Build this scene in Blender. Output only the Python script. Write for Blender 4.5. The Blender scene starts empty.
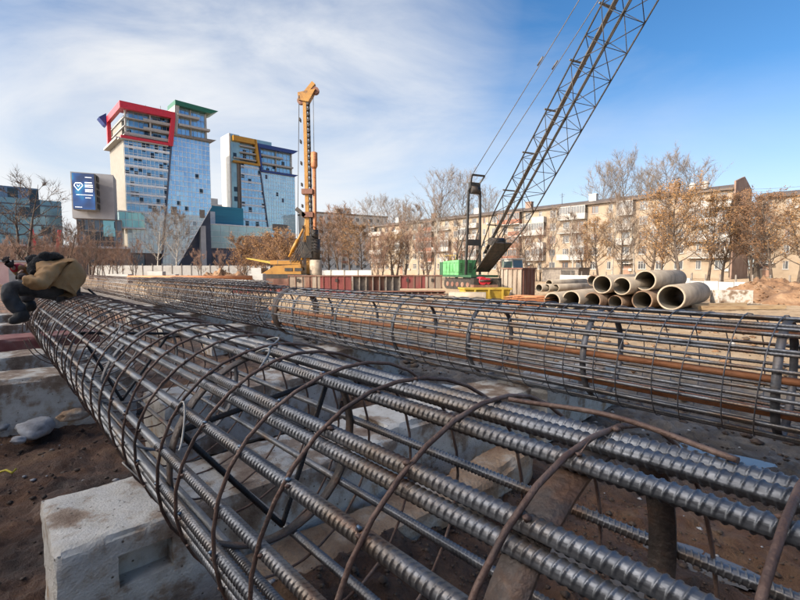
import bpy, bmesh, math, random
from mathutils import Vector, Matrix, noise
R = math.radians
rnd = random.Random(7)
SC = bpy.context.scene
COL = SC.collection

# ------------------------------------------------------------------ camera
CAM_H = 1.72
PITCH = R(4.0)
cam = bpy.data.cameras.new('camera')
cam.sensor_width = 36.0
cam.lens = 450.0 / 800.0 * 36.0
cam.clip_start = 0.05
cam.clip_end = 4000
cam_o = bpy.data.objects.new('camera', cam)
cam_o.location = (0, 0, CAM_H)
cam_o.rotation_euler = (R(90) - PITCH, 0, 0)
COL.objects.link(cam_o)
SC.camera = cam_o

# ------------------------------------------------------------------ light
SUN_EL = 28.0
YAW = R(42.7)                       # the site grid: d runs along the cages, n across them
D = Vector((-math.sin(YAW), math.cos(YAW), 0))
N = Vector((math.cos(YAW), math.sin(YAW), 0))
SUN_AZ = math.atan2(-0.82, -0.57)   # horizontal direction towards the sun (x, y)
SUN_DIR = Vector((-0.82 * math.cos(R(SUN_EL)), -0.57 * math.cos(R(SUN_EL)), math.sin(R(SUN_EL)))).normalized()
sun = bpy.data.lights.new('sun', 'SUN')
sun.energy = 2.0
sun.angle = R(0.5)
sun.color = (1.0, 0.87, 0.69)
sun_o = bpy.data.objects.new('sun', sun)
sun_o.rotation_euler = SUN_DIR.to_track_quat('Z', 'Y').to_euler()
sun_o.location = (-40, -40, 60)
COL.objects.link(sun_o)

world = bpy.data.worlds.new('World')
SC.world = world
world.use_nodes = True
wt = world.node_tree
for n_ in list(wt.nodes):
    wt.nodes.remove(n_)
w_out = wt.nodes.new('ShaderNodeOutputWorld')
w_sky = wt.nodes.new('ShaderNodeTexSky')
w_sky.sky_type = 'NISHITA'
w_sky.sun_disc = False
w_sky.sun_elevation = R(SUN_EL)
w_sky.sun_rotation = math.atan2(SUN_DIR.x, SUN_DIR.y)
w_sky.air_density = 1.0
w_sky.dust_density = 0.4
w_sky.ozone_density = 3.5
w_bg = wt.nodes.new('ShaderNodeBackground')
w_bg.inputs['Strength'].default_value = 0.05
w_cl = wt.nodes.new('ShaderNodeBackground')
w_warm = wt.nodes.new('ShaderNodeMix'); w_warm.data_type = 'RGBA'; w_warm.inputs['A'].default_value = (0.95, 0.97, 1.0, 1); w_warm.inputs['B'].default_value = (1.0, 0.92, 0.82, 1)

w_mix = wt.nodes.new('ShaderNodeMixShader')
w_tc = wt.nodes.new('ShaderNodeTexCoord')
def wm(op, a, b=None, clamp=False):
    m = wt.nodes.new('ShaderNodeMath'); m.operation = op; m.use_clamp = clamp
    for i, v in enumerate((a, b)):
        if v is None: continue
        if isinstance(v, (int, float)): m.inputs[i].default_value = v
        else: wt.links.new(v, m.inputs[i])
    return m.outputs[0]
w_map = wt.nodes.new('ShaderNodeMapping')
w_map.inputs['Rotation'].default_value = (R(18), R(-28), R(25))
w_map.inputs['Scale'].default_value = (1.0, 2.2, 3.4)
wt.links.new(w_tc.outputs['Generated'], w_map.inputs['Vector'])
w_n1 = wt.nodes.new('ShaderNodeTexNoise')
w_n1.inputs['Scale'].default_value = 1.7
w_n1.inputs['Detail'].default_value = 9
w_n1.inputs['Roughness'].default_value = 0.58
w_n1.inputs['Distortion'].default_value = 0.5
wt.links.new(w_map.outputs[0], w_n1.inputs['Vector'])
w_sep = wt.nodes.new('ShaderNodeSeparateXYZ')
wt.links.new(w_tc.outputs['Generated'], w_sep.inputs[0])
# thin cirrus veil, thicker to the west (left) and towards the horizon
veil = wm('ADD', wm('MULTIPLY', w_sep.outputs['X'], -0.36), 0.29, False)
low = wm('MAXIMUM', wm('MULTIPLY', wm('SUBTRACT', 0.30, w_sep.outputs['Z']), 1.8), -0.22)
w_pd = wt.nodes.new('ShaderNodeVectorMath'); w_pd.operation = 'DOT_PRODUCT'      # one broad cirrus patch over the towers
wt.links.new(w_tc.outputs['Generated'], w_pd.inputs[0]); w_pd.inputs[1].default_value = (-0.22, 0.87, 0.44)
patch = wm('MULTIPLY', wm('MULTIPLY', wm('SUBTRACT', w_pd.outputs['Value'], 0.90), 10.0, True), wm('MULTIPLY', w_n1.outputs['Fac'], 0.85))
wisps = wm('MULTIPLY', wm('SUBTRACT', w_n1.outputs['Fac'], 0.50), wm('ADD', wm('MULTIPLY', w_sep.outputs['X'], -1.3), 1.0, True))
fac = wm('ADD', wm('ADD', wm('ADD', veil, low), wisps), patch)
fac = wm('MULTIPLY', fac, 1.1, True)
fac = wm('MINIMUM', fac, 0.93)
# unseen veil glow added round the sun behind the viewer, brightening the shaded foreground
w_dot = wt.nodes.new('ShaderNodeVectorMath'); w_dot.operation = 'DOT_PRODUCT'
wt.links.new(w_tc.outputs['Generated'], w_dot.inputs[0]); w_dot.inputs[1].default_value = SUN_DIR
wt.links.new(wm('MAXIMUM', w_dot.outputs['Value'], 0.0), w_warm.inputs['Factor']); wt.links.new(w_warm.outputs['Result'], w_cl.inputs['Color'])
fill_glow = wm('POWER', wm('MAXIMUM', w_dot.outputs['Value'], 0.0), 3.5)
wt.links.new(wm('ADD', wm('MULTIPLY', fill_glow, 5.4), 0.28), w_cl.inputs['Strength'])
w_sat = wt.nodes.new('ShaderNodeHueSaturation'); w_sat.inputs['Saturation'].default_value = 1.22
wt.links.new(w_sky.outputs[0], w_sat.inputs['Color'])
wt.links.new(w_sat.outputs[0], w_bg.inputs['Color'])
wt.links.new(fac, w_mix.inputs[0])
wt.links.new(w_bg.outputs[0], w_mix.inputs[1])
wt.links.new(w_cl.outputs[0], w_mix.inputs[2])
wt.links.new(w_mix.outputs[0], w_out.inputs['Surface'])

SC.view_settings.view_transform = 'Standard'
SC.view_settings.look = 'None'
SC.view_settings.exposure = 1.8
SC.view_settings.gamma = 1
SC.view_settings.use_curve_mapping = False

# ------------------------------------------------------------------ frames
def P(t, s, z=0.0):
    v = D * t + N * s
    return Vector((v.x, v.y, z))
CP, SP = math.cos(PITCH), math.sin(PITCH)
def at(u, v, Y):
    """world point on the sight line of photo pixel (u, v), Y metres ahead"""
    x = (u - 400) / 450.0
    z = -(v - 300) / 450.0
    r = Vector((x, CP + SP * z, -SP + CP * z))
    k = Y / r.y
    return Vector((r.x * k, Y, CAM_H + r.z * k))
ROT_D = math.atan2(D.y, D.x)        # local x along d, local y towards the camera side (-n)
ROT_N = math.atan2(N.y, N.x)        # local x along n, local y along d

# ------------------------------------------------------------------ materials
MATS = {}
def new_mat(name):
    m = bpy.data.materials.new(name); m.use_nodes = True
    b = m.node_tree.nodes['Principled BSDF']
    return m, m.node_tree, b
def mottled(name, cols, scale=4.0, rough=(0.7, 0.9), metal=0.0, bump=0.0, bump_scale=None, detail=8, dist=0.02, stretch=None, pos=None, spec=0.5, pits=0):
    """noise -> colour ramp of two to four colours, with noise roughness and bump"""
    if name in MATS: return MATS[name]
    m, nt, b = new_mat(name)
    tc = nt.nodes.new('ShaderNodeTexCoord')
    vec = tc.outputs['Object']
    if stretch:
        mp = nt.nodes.new('ShaderNodeMapping'); mp.inputs['Scale'].default_value = stretch
        nt.links.new(vec, mp.inputs['Vector']); vec = mp.outputs[0]
    nz = nt.nodes.new('ShaderNodeTexNoise')
    nz.inputs['Scale'].default_value = scale; nz.inputs['Detail'].default_value = detail
    nz.inputs['Roughness'].default_value = 0.62
    nt.links.new(vec, nz.inputs['Vector'])
    rp = nt.nodes.new('ShaderNodeValToRGB')
    el = rp.color_ramp.elements
    k = len(cols)
    ps = pos or [0.32 + 0.36 * i / max(1, k - 1) for i in range(k)]
    el[0].position = ps[0]; el[0].color = (*cols[0], 1)
    el[1].position = ps[-1]; el[1].color = (*cols[-1], 1)
    for i in range(1, k - 1):
        e = el.new(ps[i]); e.color = (*cols[i], 1)
    nt.links.new(nz.outputs['Fac'], rp.inputs['Fac'])
    colour = rp.outputs['Color']; pit = None
    if pits:                       # air holes
        vo = nt.nodes.new('ShaderNodeTexVoronoi'); vo.inputs['Scale'].default_value = pits
        nt.links.new(vec, vo.inputs['Vector'])
        pm = nt.nodes.new('ShaderNodeMapRange'); pm.inputs['From Min'].default_value = 0.05; pm.inputs['From Max'].default_value = 0.13
        nt.links.new(vo.outputs['Distance'], pm.inputs['Value']); pit = pm.outputs[0]
        pc = nt.nodes.new('ShaderNodeMix'); pc.data_type = 'RGBA'; nt.links.new(pit, pc.inputs['Factor'])
        pc.inputs['A'].default_value = (0.10, 0.075, 0.055, 1); nt.links.new(colour, pc.inputs['B']); colour = pc.outputs['Result']
    nt.links.new(colour, b.inputs['Base Color'])
    mr = nt.nodes.new('ShaderNodeMapRange')
    mr.inputs['From Min'].default_value = 0.3; mr.inputs['From Max'].default_value = 0.7
    mr.inputs['To Min'].default_value = rough[0]; mr.inputs['To Max'].default_value = rough[1]
    nz2 = nt.nodes.new('ShaderNodeTexNoise')
    nz2.inputs['Scale'].default_value = bump_scale or scale * 4; nz2.inputs['Detail'].default_value = 6
    nt.links.new(vec, nz2.inputs['Vector'])
    nt.links.new(nz2.outputs['Fac'], mr.inputs['Value'])
    nt.links.new(mr.outputs[0], b.inputs['Roughness'])
    b.inputs['Metallic'].default_value = metal
    b.inputs['Specular IOR Level'].default_value = spec
    if bump:
        bp = nt.nodes.new('ShaderNodeBump'); bp.inputs['Strength'].default_value = bump
        bp.inputs['Distance'].default_value = dist
        hgt = nz2.outputs['Fac']
        if pit is not None:
            ad = nt.nodes.new('ShaderNodeMath'); ad.operation = 'ADD'; nt.links.new(hgt, ad.inputs[0]); nt.links.new(pit, ad.inputs[1]); hgt = ad.outputs[0]
        nt.links.new(hgt, bp.inputs['Height'])
        nt.links.new(bp.outputs[0], b.inputs['Normal'])
    MATS[name] = m
    return m
def flat(name, col, rough=0.6, metal=0.0, spec=0.5):
    # a lightly weathered paint: never perfectly uniform
    c2 = tuple(max(0, c * 0.72) for c in col)
    return mottled(name, [c2, col, tuple(min(1, c * 1.1) for c in col)], 2.3, (rough * 0.85, min(1, rough * 1.15)), metal, 0.05, 30, spec=spec)
def glass_grid(name, c_lo, c_hi, cw, ch, axis='x', rough=0.06, metal=0.55, odd=0.12, odd_col=(0.02, 0.035, 0.05)):
    """curtain-wall glass: each pane (cw by ch) a little different, some dark open ones"""
    if name in MATS: return MATS[name]
    m, nt, b = new_mat(name)
    tc = nt.nodes.new('ShaderNodeTexCoord')
    sp = nt.nodes.new('ShaderNodeSeparateXYZ'); nt.links.new(tc.outputs['Object'], sp.inputs[0])
    def mth(op, a, bb=None):
        q = nt.nodes.new('ShaderNodeMath'); q.operation = op
        for i, v in enumerate((a, bb)):
            if v is None: continue
            if isinstance(v, (int, float)): q.inputs[i].default_value = v
            else: nt.links.new(v, q.inputs[i])
        return q.outputs[0]
    ax = sp.outputs['X'] if axis == 'x' else sp.outputs['Y']
    cx = mth('FLOOR', mth('DIVIDE', ax, cw)); cz = mth('FLOOR', mth('DIVIDE', sp.outputs['Z'], ch))
    cb = nt.nodes.new('ShaderNodeCombineXYZ'); nt.links.new(cx, cb.inputs[0]); nt.links.new(cz, cb.inputs[1])
    wn = nt.nodes.new('ShaderNodeTexWhiteNoise'); nt.links.new(cb.outputs[0], wn.inputs['Vector'])
    nz = nt.nodes.new('ShaderNodeTexNoise'); nz.inputs['Scale'].default_value = 0.09; nz.inputs['Detail'].default_value = 4
    nt.links.new(tc.outputs['Object'], nz.inputs['Vector'])
    f = mth('ADD', mth('MULTIPLY', wn.outputs['Value'], 0.45), mth('MULTIPLY', nz.outputs['Fac'], 0.6))
    mx = nt.nodes.new('ShaderNodeMix'); mx.data_type = 'RGBA'
    nt.links.new(f, mx.inputs['Factor']); mx.inputs['A'].default_value = (*c_lo, 1); mx.inputs['B'].default_value = (*c_hi, 1)
    sel = mth('LESS_THAN', wn.outputs['Value'], odd)
    m2 = nt.nodes.new('ShaderNodeMix'); m2.data_type = 'RGBA'
    nt.links.new(sel, m2.inputs['Factor']); nt.links.new(mx.outputs['Result'], m2.inputs['A']); m2.inputs['B'].default_value = (*odd_col, 1)
    nt.links.new(m2.outputs['Result'], b.inputs['Base Color'])
    b.inputs['Roughness'].default_value = rough; b.inputs['Metallic'].default_value = metal
    # every pane hangs at a slightly different angle
    nm = nt.nodes.new('ShaderNodeNewGeometry')
    vs = nt.nodes.new('ShaderNodeVectorMath'); vs.operation = 'SUBTRACT'; nt.links.new(wn.outputs['Color'], vs.inputs[0]); vs.inputs[1].default_value = (0.5, 0.5, 0.5)
    vk = nt.nodes.new('ShaderNodeVectorMath'); vk.operation = 'SCALE'; nt.links.new(vs.outputs[0], vk.inputs[0]); vk.inputs['Scale'].default_value = 0.035
    va = nt.nodes.new('ShaderNodeVectorMath'); va.operation = 'ADD'; nt.links.new(nm.outputs['Normal'], va.inputs[0]); nt.links.new(vk.outputs[0], va.inputs[1])
    vn = nt.nodes.new('ShaderNodeVectorMath'); vn.operation = 'NORMALIZE'; nt.links.new(va.outputs[0], vn.inputs[0])
    nt.links.new(vn.outputs[0], b.inputs['Normal'])
    MATS[name] = m
    return m

# ------------------------------------------------------------------ mesh builder
class MB:
    def __init__(s): s.v = []; s.f = []; s.m = []; s.sm = []
    def quad(s, a, b, c, d, mi=0):
        i = len(s.v); s.v += [tuple(a), tuple(b), tuple(c), tuple(d)]
        s.f.append((i, i + 1, i + 2, i + 3)); s.m.append(mi); s.sm.append(False)
    def poly(s, pts, mi=0):
        i = len(s.v); s.v += [tuple(p) for p in pts]
        s.f.append(tuple(range(i, i + len(pts)))); s.m.append(mi); s.sm.append(False)
    def hexa(s, p, mi=0):
        """8 corners: bottom 0-3 counter-clockwise, top 4-7"""
        i = len(s.v); s.v += [tuple(q) for q in p]
        for f in ((3, 2, 1, 0), (4, 5, 6, 7), (0, 1, 5, 4), (1, 2, 6, 5), (2, 3, 7, 6), (3, 0, 4, 7)):
            s.f.append(tuple(i + k for k in f)); s.m.append(mi); s.sm.append(False)
    def box(s, x0, x1, y0, y1, z0, z1, mi=0):
        s.hexa([(x0, y0, z0), (x1, y0, z0), (x1, y1, z0), (x0, y1, z0), (x0, y0, z1), (x1, y0, z1), (x1, y1, z1), (x0, y1, z1)], mi)
    def bar(s, a, b, w, h=None, mi=0, up=(0, 0, 1)):
        a = Vector(a); b = Vector(b); h = h or w
        ax = (b - a).normalized(); u = Vector(up)
        if abs(ax.dot(u)) > 0.98: u = Vector((1, 0, 0))
        l = ax.cross(u).normalized() * (w / 2); k = l.cross(ax).normalized() * (h / 2)
        s.hexa([a - l - k, a + l - k, b + l - k, b - l - k, a - l + k, a + l + k, b + l + k, b - l + k], mi)
    def tube(s, pts, r, n=8, mi=0, caps=True, smooth=True):
        pts = [Vector(p) for p in pts]
        rs = r if isinstance(r, (list, tuple)) else [r] * len(pts)
        base = len(s.v)
        t0 = (pts[1] - pts[0]).normalized()
        u = t0.orthogonal().normalized()
        prev = t0
        for i, p in enumerate(pts):
            if i == 0: tg = t0
            elif i == len(pts) - 1: tg = (pts[i] - pts[i - 1]).normalized()
            else: tg = (pts[i + 1] - pts[i - 1]).normalized()
            q = prev.rotation_difference(tg); u = (q @ u).normalized(); prev = tg
            w = tg.cross(u)
            for k in range(n):
                a = 2 * math.pi * k / n
                s.v.append(tuple(p + (u * math.cos(a) + w * math.sin(a)) * rs[i]))
        for i in range(len(pts) - 1):
            for k in range(n):
                k2 = (k + 1) % n
                s.f.append((base + i * n + k, base + i * n + k2, base + (i + 1) * n + k2, base + (i + 1) * n + k)); s.m.append(mi); s.sm.append(smooth)
        if caps:
            s.f.append(tuple(base + k for k in reversed(range(n)))); s.m.append(mi); s.sm.append(False)
            e = base + (len(pts) - 1) * n
            s.f.append(tuple(e + k for k in range(n))); s.m.append(mi); s.sm.append(False)
    def cone(s, a, b, r, mi=0, n=3):
        a = Vector(a); b = Vector(b); t = (b - a)
        u = t.orthogonal().normalized(); w = t.normalized().cross(u)
        i = len(s.v)
        for k in range(n):
            g = 2 * math.pi * k / n
            s.v.append(tuple(a + (u * math.cos(g) + w * math.sin(g)) * r))
        s.v.append(tuple(b))
        for k in range(n):
            s.f.append((i + k, i + (k + 1) % n, i + n)); s.m.append(mi); s.sm.append(False)
    def shell(s, c, ax, r_out, r_in, length, n=28, mi=0, mi_in=0, jag=0.0, taper=0.0):
        """open hollow pipe from c along ax"""
        c = Vector(c); ax = Vector(ax).normalized(); u = ax.orthogonal().normalized(); w = ax.cross(u)
        base = len(s.v)
        rows = [(0, r_in * 1.02), (0, r_out - 0.015), (0.015, r_out), (length * 0.5, r_out * (1 - taper / 2)), (length - 0.015, r_out * (1 - taper)), (length, r_out - 0.015), (length, r_in), (length * 0.5, r_in), (0, r_in * 1.02)]
        for (l, r) in rows:
            for k in range(n):
                a = 2 * math.pi * k / n
                s.v.append(tuple(c + ax * l + (u * math.cos(a) + w * math.sin(a)) * r))
        for i in range(len(rows) - 1):
            for k in range(n):
                k2 = (k + 1) % n
                s.f.append((base + i * n + k, base + i * n + k2, base + (i + 1) * n + k2, base + (i + 1) * n + k))
                s.m.append(mi_in if i >= 6 else mi); s.sm.append(i in (2, 3, 6, 7))
    def mesh(s, name, mats):
        me = bpy.data.meshes.new(name)
        me.from_pydata(s.v, [], s.f)
        for m in (mats if isinstance(mats, (list, tuple)) else [mats]): me.materials.append(m)
        me.polygons.foreach_set('material_index', s.m)
        me.polygons.foreach_set('use_smooth', s.sm)
        me.update()
        return me
    def build(s, name, mats, parent=None, loc=None, rz=0):
        return link(name, s.mesh(name, mats), parent, loc, rz)
def link(name, me, parent=None, loc=None, rz=0):
    o = bpy.data.objects.new(name, me); COL.objects.link(o)
    if parent: o.parent = parent
    if loc is not None: o.location = loc
    if rz: o.rotation_euler = (0, 0, rz)
    return o
def tag(o, label, cat, group=None, kind=None):
    o['label'] = label; o['category'] = cat
    if group: o['group'] = group
    if kind: o['kind'] = kind
    return o
def thing(name, loc, rz, label, cat, group=None):
    o = bpy.data.objects.new(name, None); COL.objects.link(o)
    o.empty_display_size = 0.2
    o.location = loc; o.rotation_euler = (0, 0, rz)
    return tag(o, label, cat, group)
def copy_tree(o, parent=None):
    c = o.copy(); COL.objects.link(c)
    if parent: c.parent = parent
    for ch in list(o.children): copy_tree(ch, c)
    return c
def struct(o):
    o['kind'] = 'structure'
    return o

# ------------------------------------------------------------------ palette
M_STEEL = mottled('mill_scale_steel', [(0.055, 0.058, 0.064), (0.20, 0.205, 0.218), (0.17, 0.14, 0.115), (0.19, 0.10, 0.062)], 8, (0.30, 0.56), 0.74, 0.10, 160, stretch=(0.3, 1, 1), pos=[0.33, 0.48, 0.59, 0.68])
M_STEEL_DARK = mottled('dark_steel', [(0.012, 0.012, 0.014), (0.03, 0.03, 0.033), (0.06, 0.04, 0.03)], 9, (0.4, 0.65), 0.5, 0.15, 60)
M_HOOP = mottled('rusty_hoop_wire', [(0.055, 0.040, 0.036), (0.13, 0.075, 0.055), (0.20, 0.135, 0.105)], 6, (0.45, 0.7), 0.3, 0.3, 90)
M_BAND = mottled('rusty_flat_bar', [(0.040, 0.036, 0.034), (0.095, 0.072, 0.060), (0.16, 0.085, 0.05)], 11, (0.4, 0.7), 0.4, 0.3, 80)
M_BAND_GREY = mottled('grey_flat_bar', [(0.06, 0.06, 0.066), (0.14, 0.14, 0.15), (0.17, 0.14, 0.12)], 8, (0.35, 0.6), 0.5, 0.2, 80)
M_TUBE_RUST = mottled('orange_rust_tube', [(0.170, 0.060, 0.025), (0.357, 0.140, 0.055), (0.272, 0.128, 0.072)], 5, (0.5, 0.8), 0.15, 0.25, 70, stretch=(0.4, 1, 1))
M_WELD = mottled('weld_bead', [(0.10, 0.16, 0.24), (0.22, 0.27, 0.32)], 60, (0.3, 0.5), 0.6)
M_WIRE = mottled('pale_tie_wire', [(0.25, 0.23, 0.2), (0.42, 0.4, 0.37)], 30, (0.4, 0.6), 0.4)
M_CONC = mottled('old_concrete', [(0.14, 0.085, 0.055), (0.27, 0.20, 0.145), (0.45, 0.415, 0.365), (0.52, 0.49, 0.445), (0.42, 0.37, 0.31), (0.33, 0.215, 0.125)], 2.6, (0.75, 0.98), 0, 0.55, 85, pos=[0.34, 0.43, 0.485, 0.55, 0.60, 0.65], dist=0.014, pits=19)
M_CONC_DIRTY = mottled('clay_covered_concrete', [(0.17, 0.088, 0.045), (0.30, 0.20, 0.125), (0.42, 0.37, 0.31)], 3.4, (0.8, 0.98), 0, 1.0, 30, dist=0.02)
M_CONC_RED = mottled('red_painted_concrete', [(0.18, 0.05, 0.045), (0.26, 0.10, 0.085), (0.30, 0.22, 0.19)], 3.0, (0.75, 0.95), 0, 0.4, 24)
M_PIPE = mottled('weathered_concrete_pipe', [(0.17, 0.137, 0.103), (0.30, 0.245, 0.185), (0.37, 0.31, 0.24)], 1.6, (0.75, 0.95), 0, 0.35, 14)
M_PIPE_DARK = mottled('brown_stained_pipe', [(0.07, 0.045, 0.03), (0.16, 0.10, 0.065), (0.22, 0.16, 0.11)], 2.0, (0.7, 0.9), 0, 0.35, 14)
M_PIPE_IN = mottled('pipe_bore', [(0.10, 0.09, 0.075), (0.20, 0.175, 0.14)], 1.5, (0.8, 0.95), 0, 0.3, 12)
M_STONE = mottled('pale_stone', [(0.16, 0.15, 0.15), (0.34, 0.33, 0.33), (0.46, 0.45, 0.44)], 5, (0.7, 0.9), 0, 0.6, 18)
M_WOOD = mottled('raw_timber', [(0.19, 0.115, 0.06), (0.36, 0.25, 0.14), (0.42, 0.32, 0.2)], 6, (0.7, 0.9), 0, 0.3, 30, stretch=(0.15, 1, 1))
M_RUST = mottled('rust_sheet', [(0.080, 0.036, 0.026), (0.152, 0.068, 0.048), (0.208, 0.136, 0.096)], 1.6, (0.65, 0.9), 0.1, 0.25, 30, stretch=(1, 1, 0.25))
M_RUST_RED = mottled('red_lead_sheet', [(0.095, 0.019, 0.018), (0.166, 0.035, 0.032), (0.128, 0.058, 0.045)], 1.8, (0.6, 0.85), 0.05, 0.2, 30, stretch=(1, 1, 0.25))
M_RUST_PALE = mottled('pale_rusted_sheet', [(0.122, 0.079, 0.054), (0.238, 0.187, 0.144), (0.288, 0.245, 0.202)], 1.8, (0.65, 0.9), 0.05, 0.2, 30, stretch=(1, 1, 0.25))
M_RIB = mottled('grey_rib_steel', [(0.080, 0.068, 0.060), (0.168, 0.144, 0.124), (0.224, 0.192, 0.160)], 3, (0.6, 0.85), 0.2, 0.2, 30)
M_YEL = mottled('worn_yellow_paint', [(0.115, 0.048, 0.011), (0.264, 0.121, 0.014), (0.310, 0.155, 0.023)], 1.6, (0.4, 0.65), 0, 0.1, 20, pos=[0.3, 0.42, 0.7])
M_YEL2 = mottled('lemon_yellow_paint', [(0.10, 0.055, 0.03), (0.34, 0.22, 0.025), (0.45, 0.32, 0.05)], 2.2, (0.45, 0.7), 0, 0.1, 20, pos=[0.3, 0.42, 0.7])
M_GREEN = mottled('bright_green_paint', [(0.05, 0.075, 0.04), (0.07, 0.255, 0.085), (0.12, 0.30, 0.14)], 1.5, (0.4, 0.6), 0, 0.06, 20, pos=[0.28, 0.42, 0.7])
M_GREEN_D = mottled('dark_green_paint', [(0.012, 0.04, 0.02), (0.025, 0.09, 0.04)], 2, (0.4, 0.6), 0, 0.06, 20)
M_BLACK = mottled('greasy_black_steel', [(0.012, 0.011, 0.011), (0.03, 0.026, 0.023), (0.06, 0.04, 0.03)], 3, (0.4, 0.7), 0.2, 0.15, 30)
M_BOOM = mottled('dark_boom_paint', [(0.009, 0.009, 0.010), (0.022, 0.021, 0.020), (0.044, 0.032, 0.025)], 1.2, (0.45, 0.7), 0.2, 0.1, 30)
M_GALV = mottled('grey_walkway_steel', [(0.070, 0.065, 0.060), (0.125, 0.115, 0.107)], 2, (0.5, 0.7), 0.4, 0.1, 30)
M_WHITE = mottled('weathered_white_paint', [(0.221, 0.211, 0.195), (0.348, 0.343, 0.326), (0.400, 0.395, 0.385)], 0.9, (0.6, 0.8), 0, 0.1, 20, pos=[0.25, 0.42, 0.7])
M_REDP = flat('red_gloss_paint', (0.416, 0.016, 0.028), 0.4)
M_GREENR = flat('bottle_green_paint', (0.010, 0.091, 0.052), 0.5)
M_BLUER = flat('royal_blue_paint', (0.014, 0.035, 0.154), 0.5)
M_ORANGER = flat('amber_yellow_paint', (0.385, 0.189, 0.014), 0.5)
M_MULL = flat('pale_aluminium', (0.58, 0.59, 0.60), 0.45, 0.1)
M_SLAB = flat('white_slab_render', (0.288, 0.278, 0.264), 0.7)
M_BEIGE = mottled('beige_stone_cladding', [(0.155, 0.140, 0.118), (0.195, 0.178, 0.152)], 0.6, (0.7, 0.85), 0, 0.1, 6)
M_GREYCL = mottled('lilac_grey_panels', [(0.252, 0.245, 0.252), (0.315, 0.308, 0.315)], 0.35, (0.55, 0.75), 0, 0.05, 6)
M_DARKGL = glass_grid('dark_ground_floor_glass', (0.03, 0.04, 0.06), (0.09, 0.12, 0.16), 2.4, 3.2, 'x', 0.12, 0.35, 0.25, (0.015, 0.02, 0.03))
M_DARKCL = mottled('slate_blue_cladding', [(0.035, 0.045, 0.075), (0.06, 0.072, 0.11)], 0.4, (0.45, 0.6), 0, 0.05, 8)
M_BROWNCL = mottled('brown_stone_cladding', [(0.120, 0.084, 0.068), (0.176, 0.132, 0.112)], 0.5, (0.7, 0.85), 0, 0.1, 8)
M_TEAL = mottled('teal_panels', [(0.008, 0.15, 0.23), (0.015, 0.22, 0.32)], 0.25, (0.35, 0.5), 0, 0.03, 8, stretch=(0.2, 0.2, 3))
M_FENCE = mottled('whitewashed_panel', [(0.243, 0.232, 0.216), (0.356, 0.346, 0.329), (0.400, 0.394, 0.383)], 0.7, (0.7, 0.9), 0, 0.1, 12, pos=[0.25, 0.45, 0.7])
M_WALL = mottled('cream_brick_wall', [(0.143, 0.105, 0.074), (0.218, 0.168, 0.119), (0.260, 0.210, 0.158)], 0.45, (0.8, 0.95), 0, 0.2, 9, pos=[0.26, 0.45, 0.7])
M_WALL_END = mottled('brown_brick_gable', [(0.120, 0.075, 0.056), (0.188, 0.124, 0.094), (0.217, 0.158, 0.124)], 0.5, (0.8, 0.95), 0, 0.2, 9)
M_WALL_GREY = mottled('pale_grey_panel_wall', [(0.276, 0.270, 0.264), (0.360, 0.354, 0.342)], 0.4, (0.75, 0.9), 0, 0.1, 9)
M_ROOF = mottled('dark_roof_felt', [(0.05, 0.04, 0.036), (0.11, 0.085, 0.07)], 0.6, (0.7, 0.9), 0, 0.1, 10)
M_SASH = flat('white_window_sash', (0.269, 0.260, 0.247), 0.6)
M_SASH_BR = flat('brown_window_sash', (0.20, 0.11, 0.07), 0.6)
M_PANE = glass_grid('window_pane', (0.012, 0.014, 0.016), (0.05, 0.05, 0.052), 0.7, 1.3, 'x', 0.15, 0.0, 0.28, (0.11, 0.095, 0.08))
M_BALC_W = mottled('white_balcony_panel', [(0.221, 0.206, 0.190), (0.337, 0.321, 0.300)], 0.8, (0.7, 0.9), 0, 0.1, 12)
M_BALC_R = mottled('red_brown_balcony_panel', [(0.130, 0.049, 0.029), (0.208, 0.091, 0.058)], 0.8, (0.7, 0.9), 0, 0.1, 12)
M_DIRT = mottled('dug_clay', [(0.096, 0.048, 0.024), (0.200, 0.112, 0.060), (0.288, 0.184, 0.108)], 1.4, (0.85, 1.0), 0, 0.8, 9, dist=0.08)
M_CLOD = mottled('mud_clod', [(0.029, 0.019, 0.014), (0.065, 0.040, 0.026), (0.130, 0.091, 0.058)], 0.8, (0.7, 0.95), 0, 0.6, 25)
M_WATER, _nt, _b = new_mat('puddle_water')
_b.inputs['Base Color'].default_value = (0.12, 0.105, 0.09, 1); _b.inputs['Roughness'].default_value = 0.12
_b.inputs['Specular IOR Level'].default_value = 1.0
_n = _nt.nodes.new('ShaderNodeTexNoise'); _n.inputs['Scale'].default_value = 9
_bp = _nt.nodes.new('ShaderNodeBump'); _bp.inputs['Strength'].default_value = 0.06; _bp.inputs['Distance'].default_value = 0.02
_nt.links.new(_n.outputs['Fac'], _bp.inputs['Height']); _nt.links.new(_bp.outputs[0], _b.inputs['Normal'])

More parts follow.
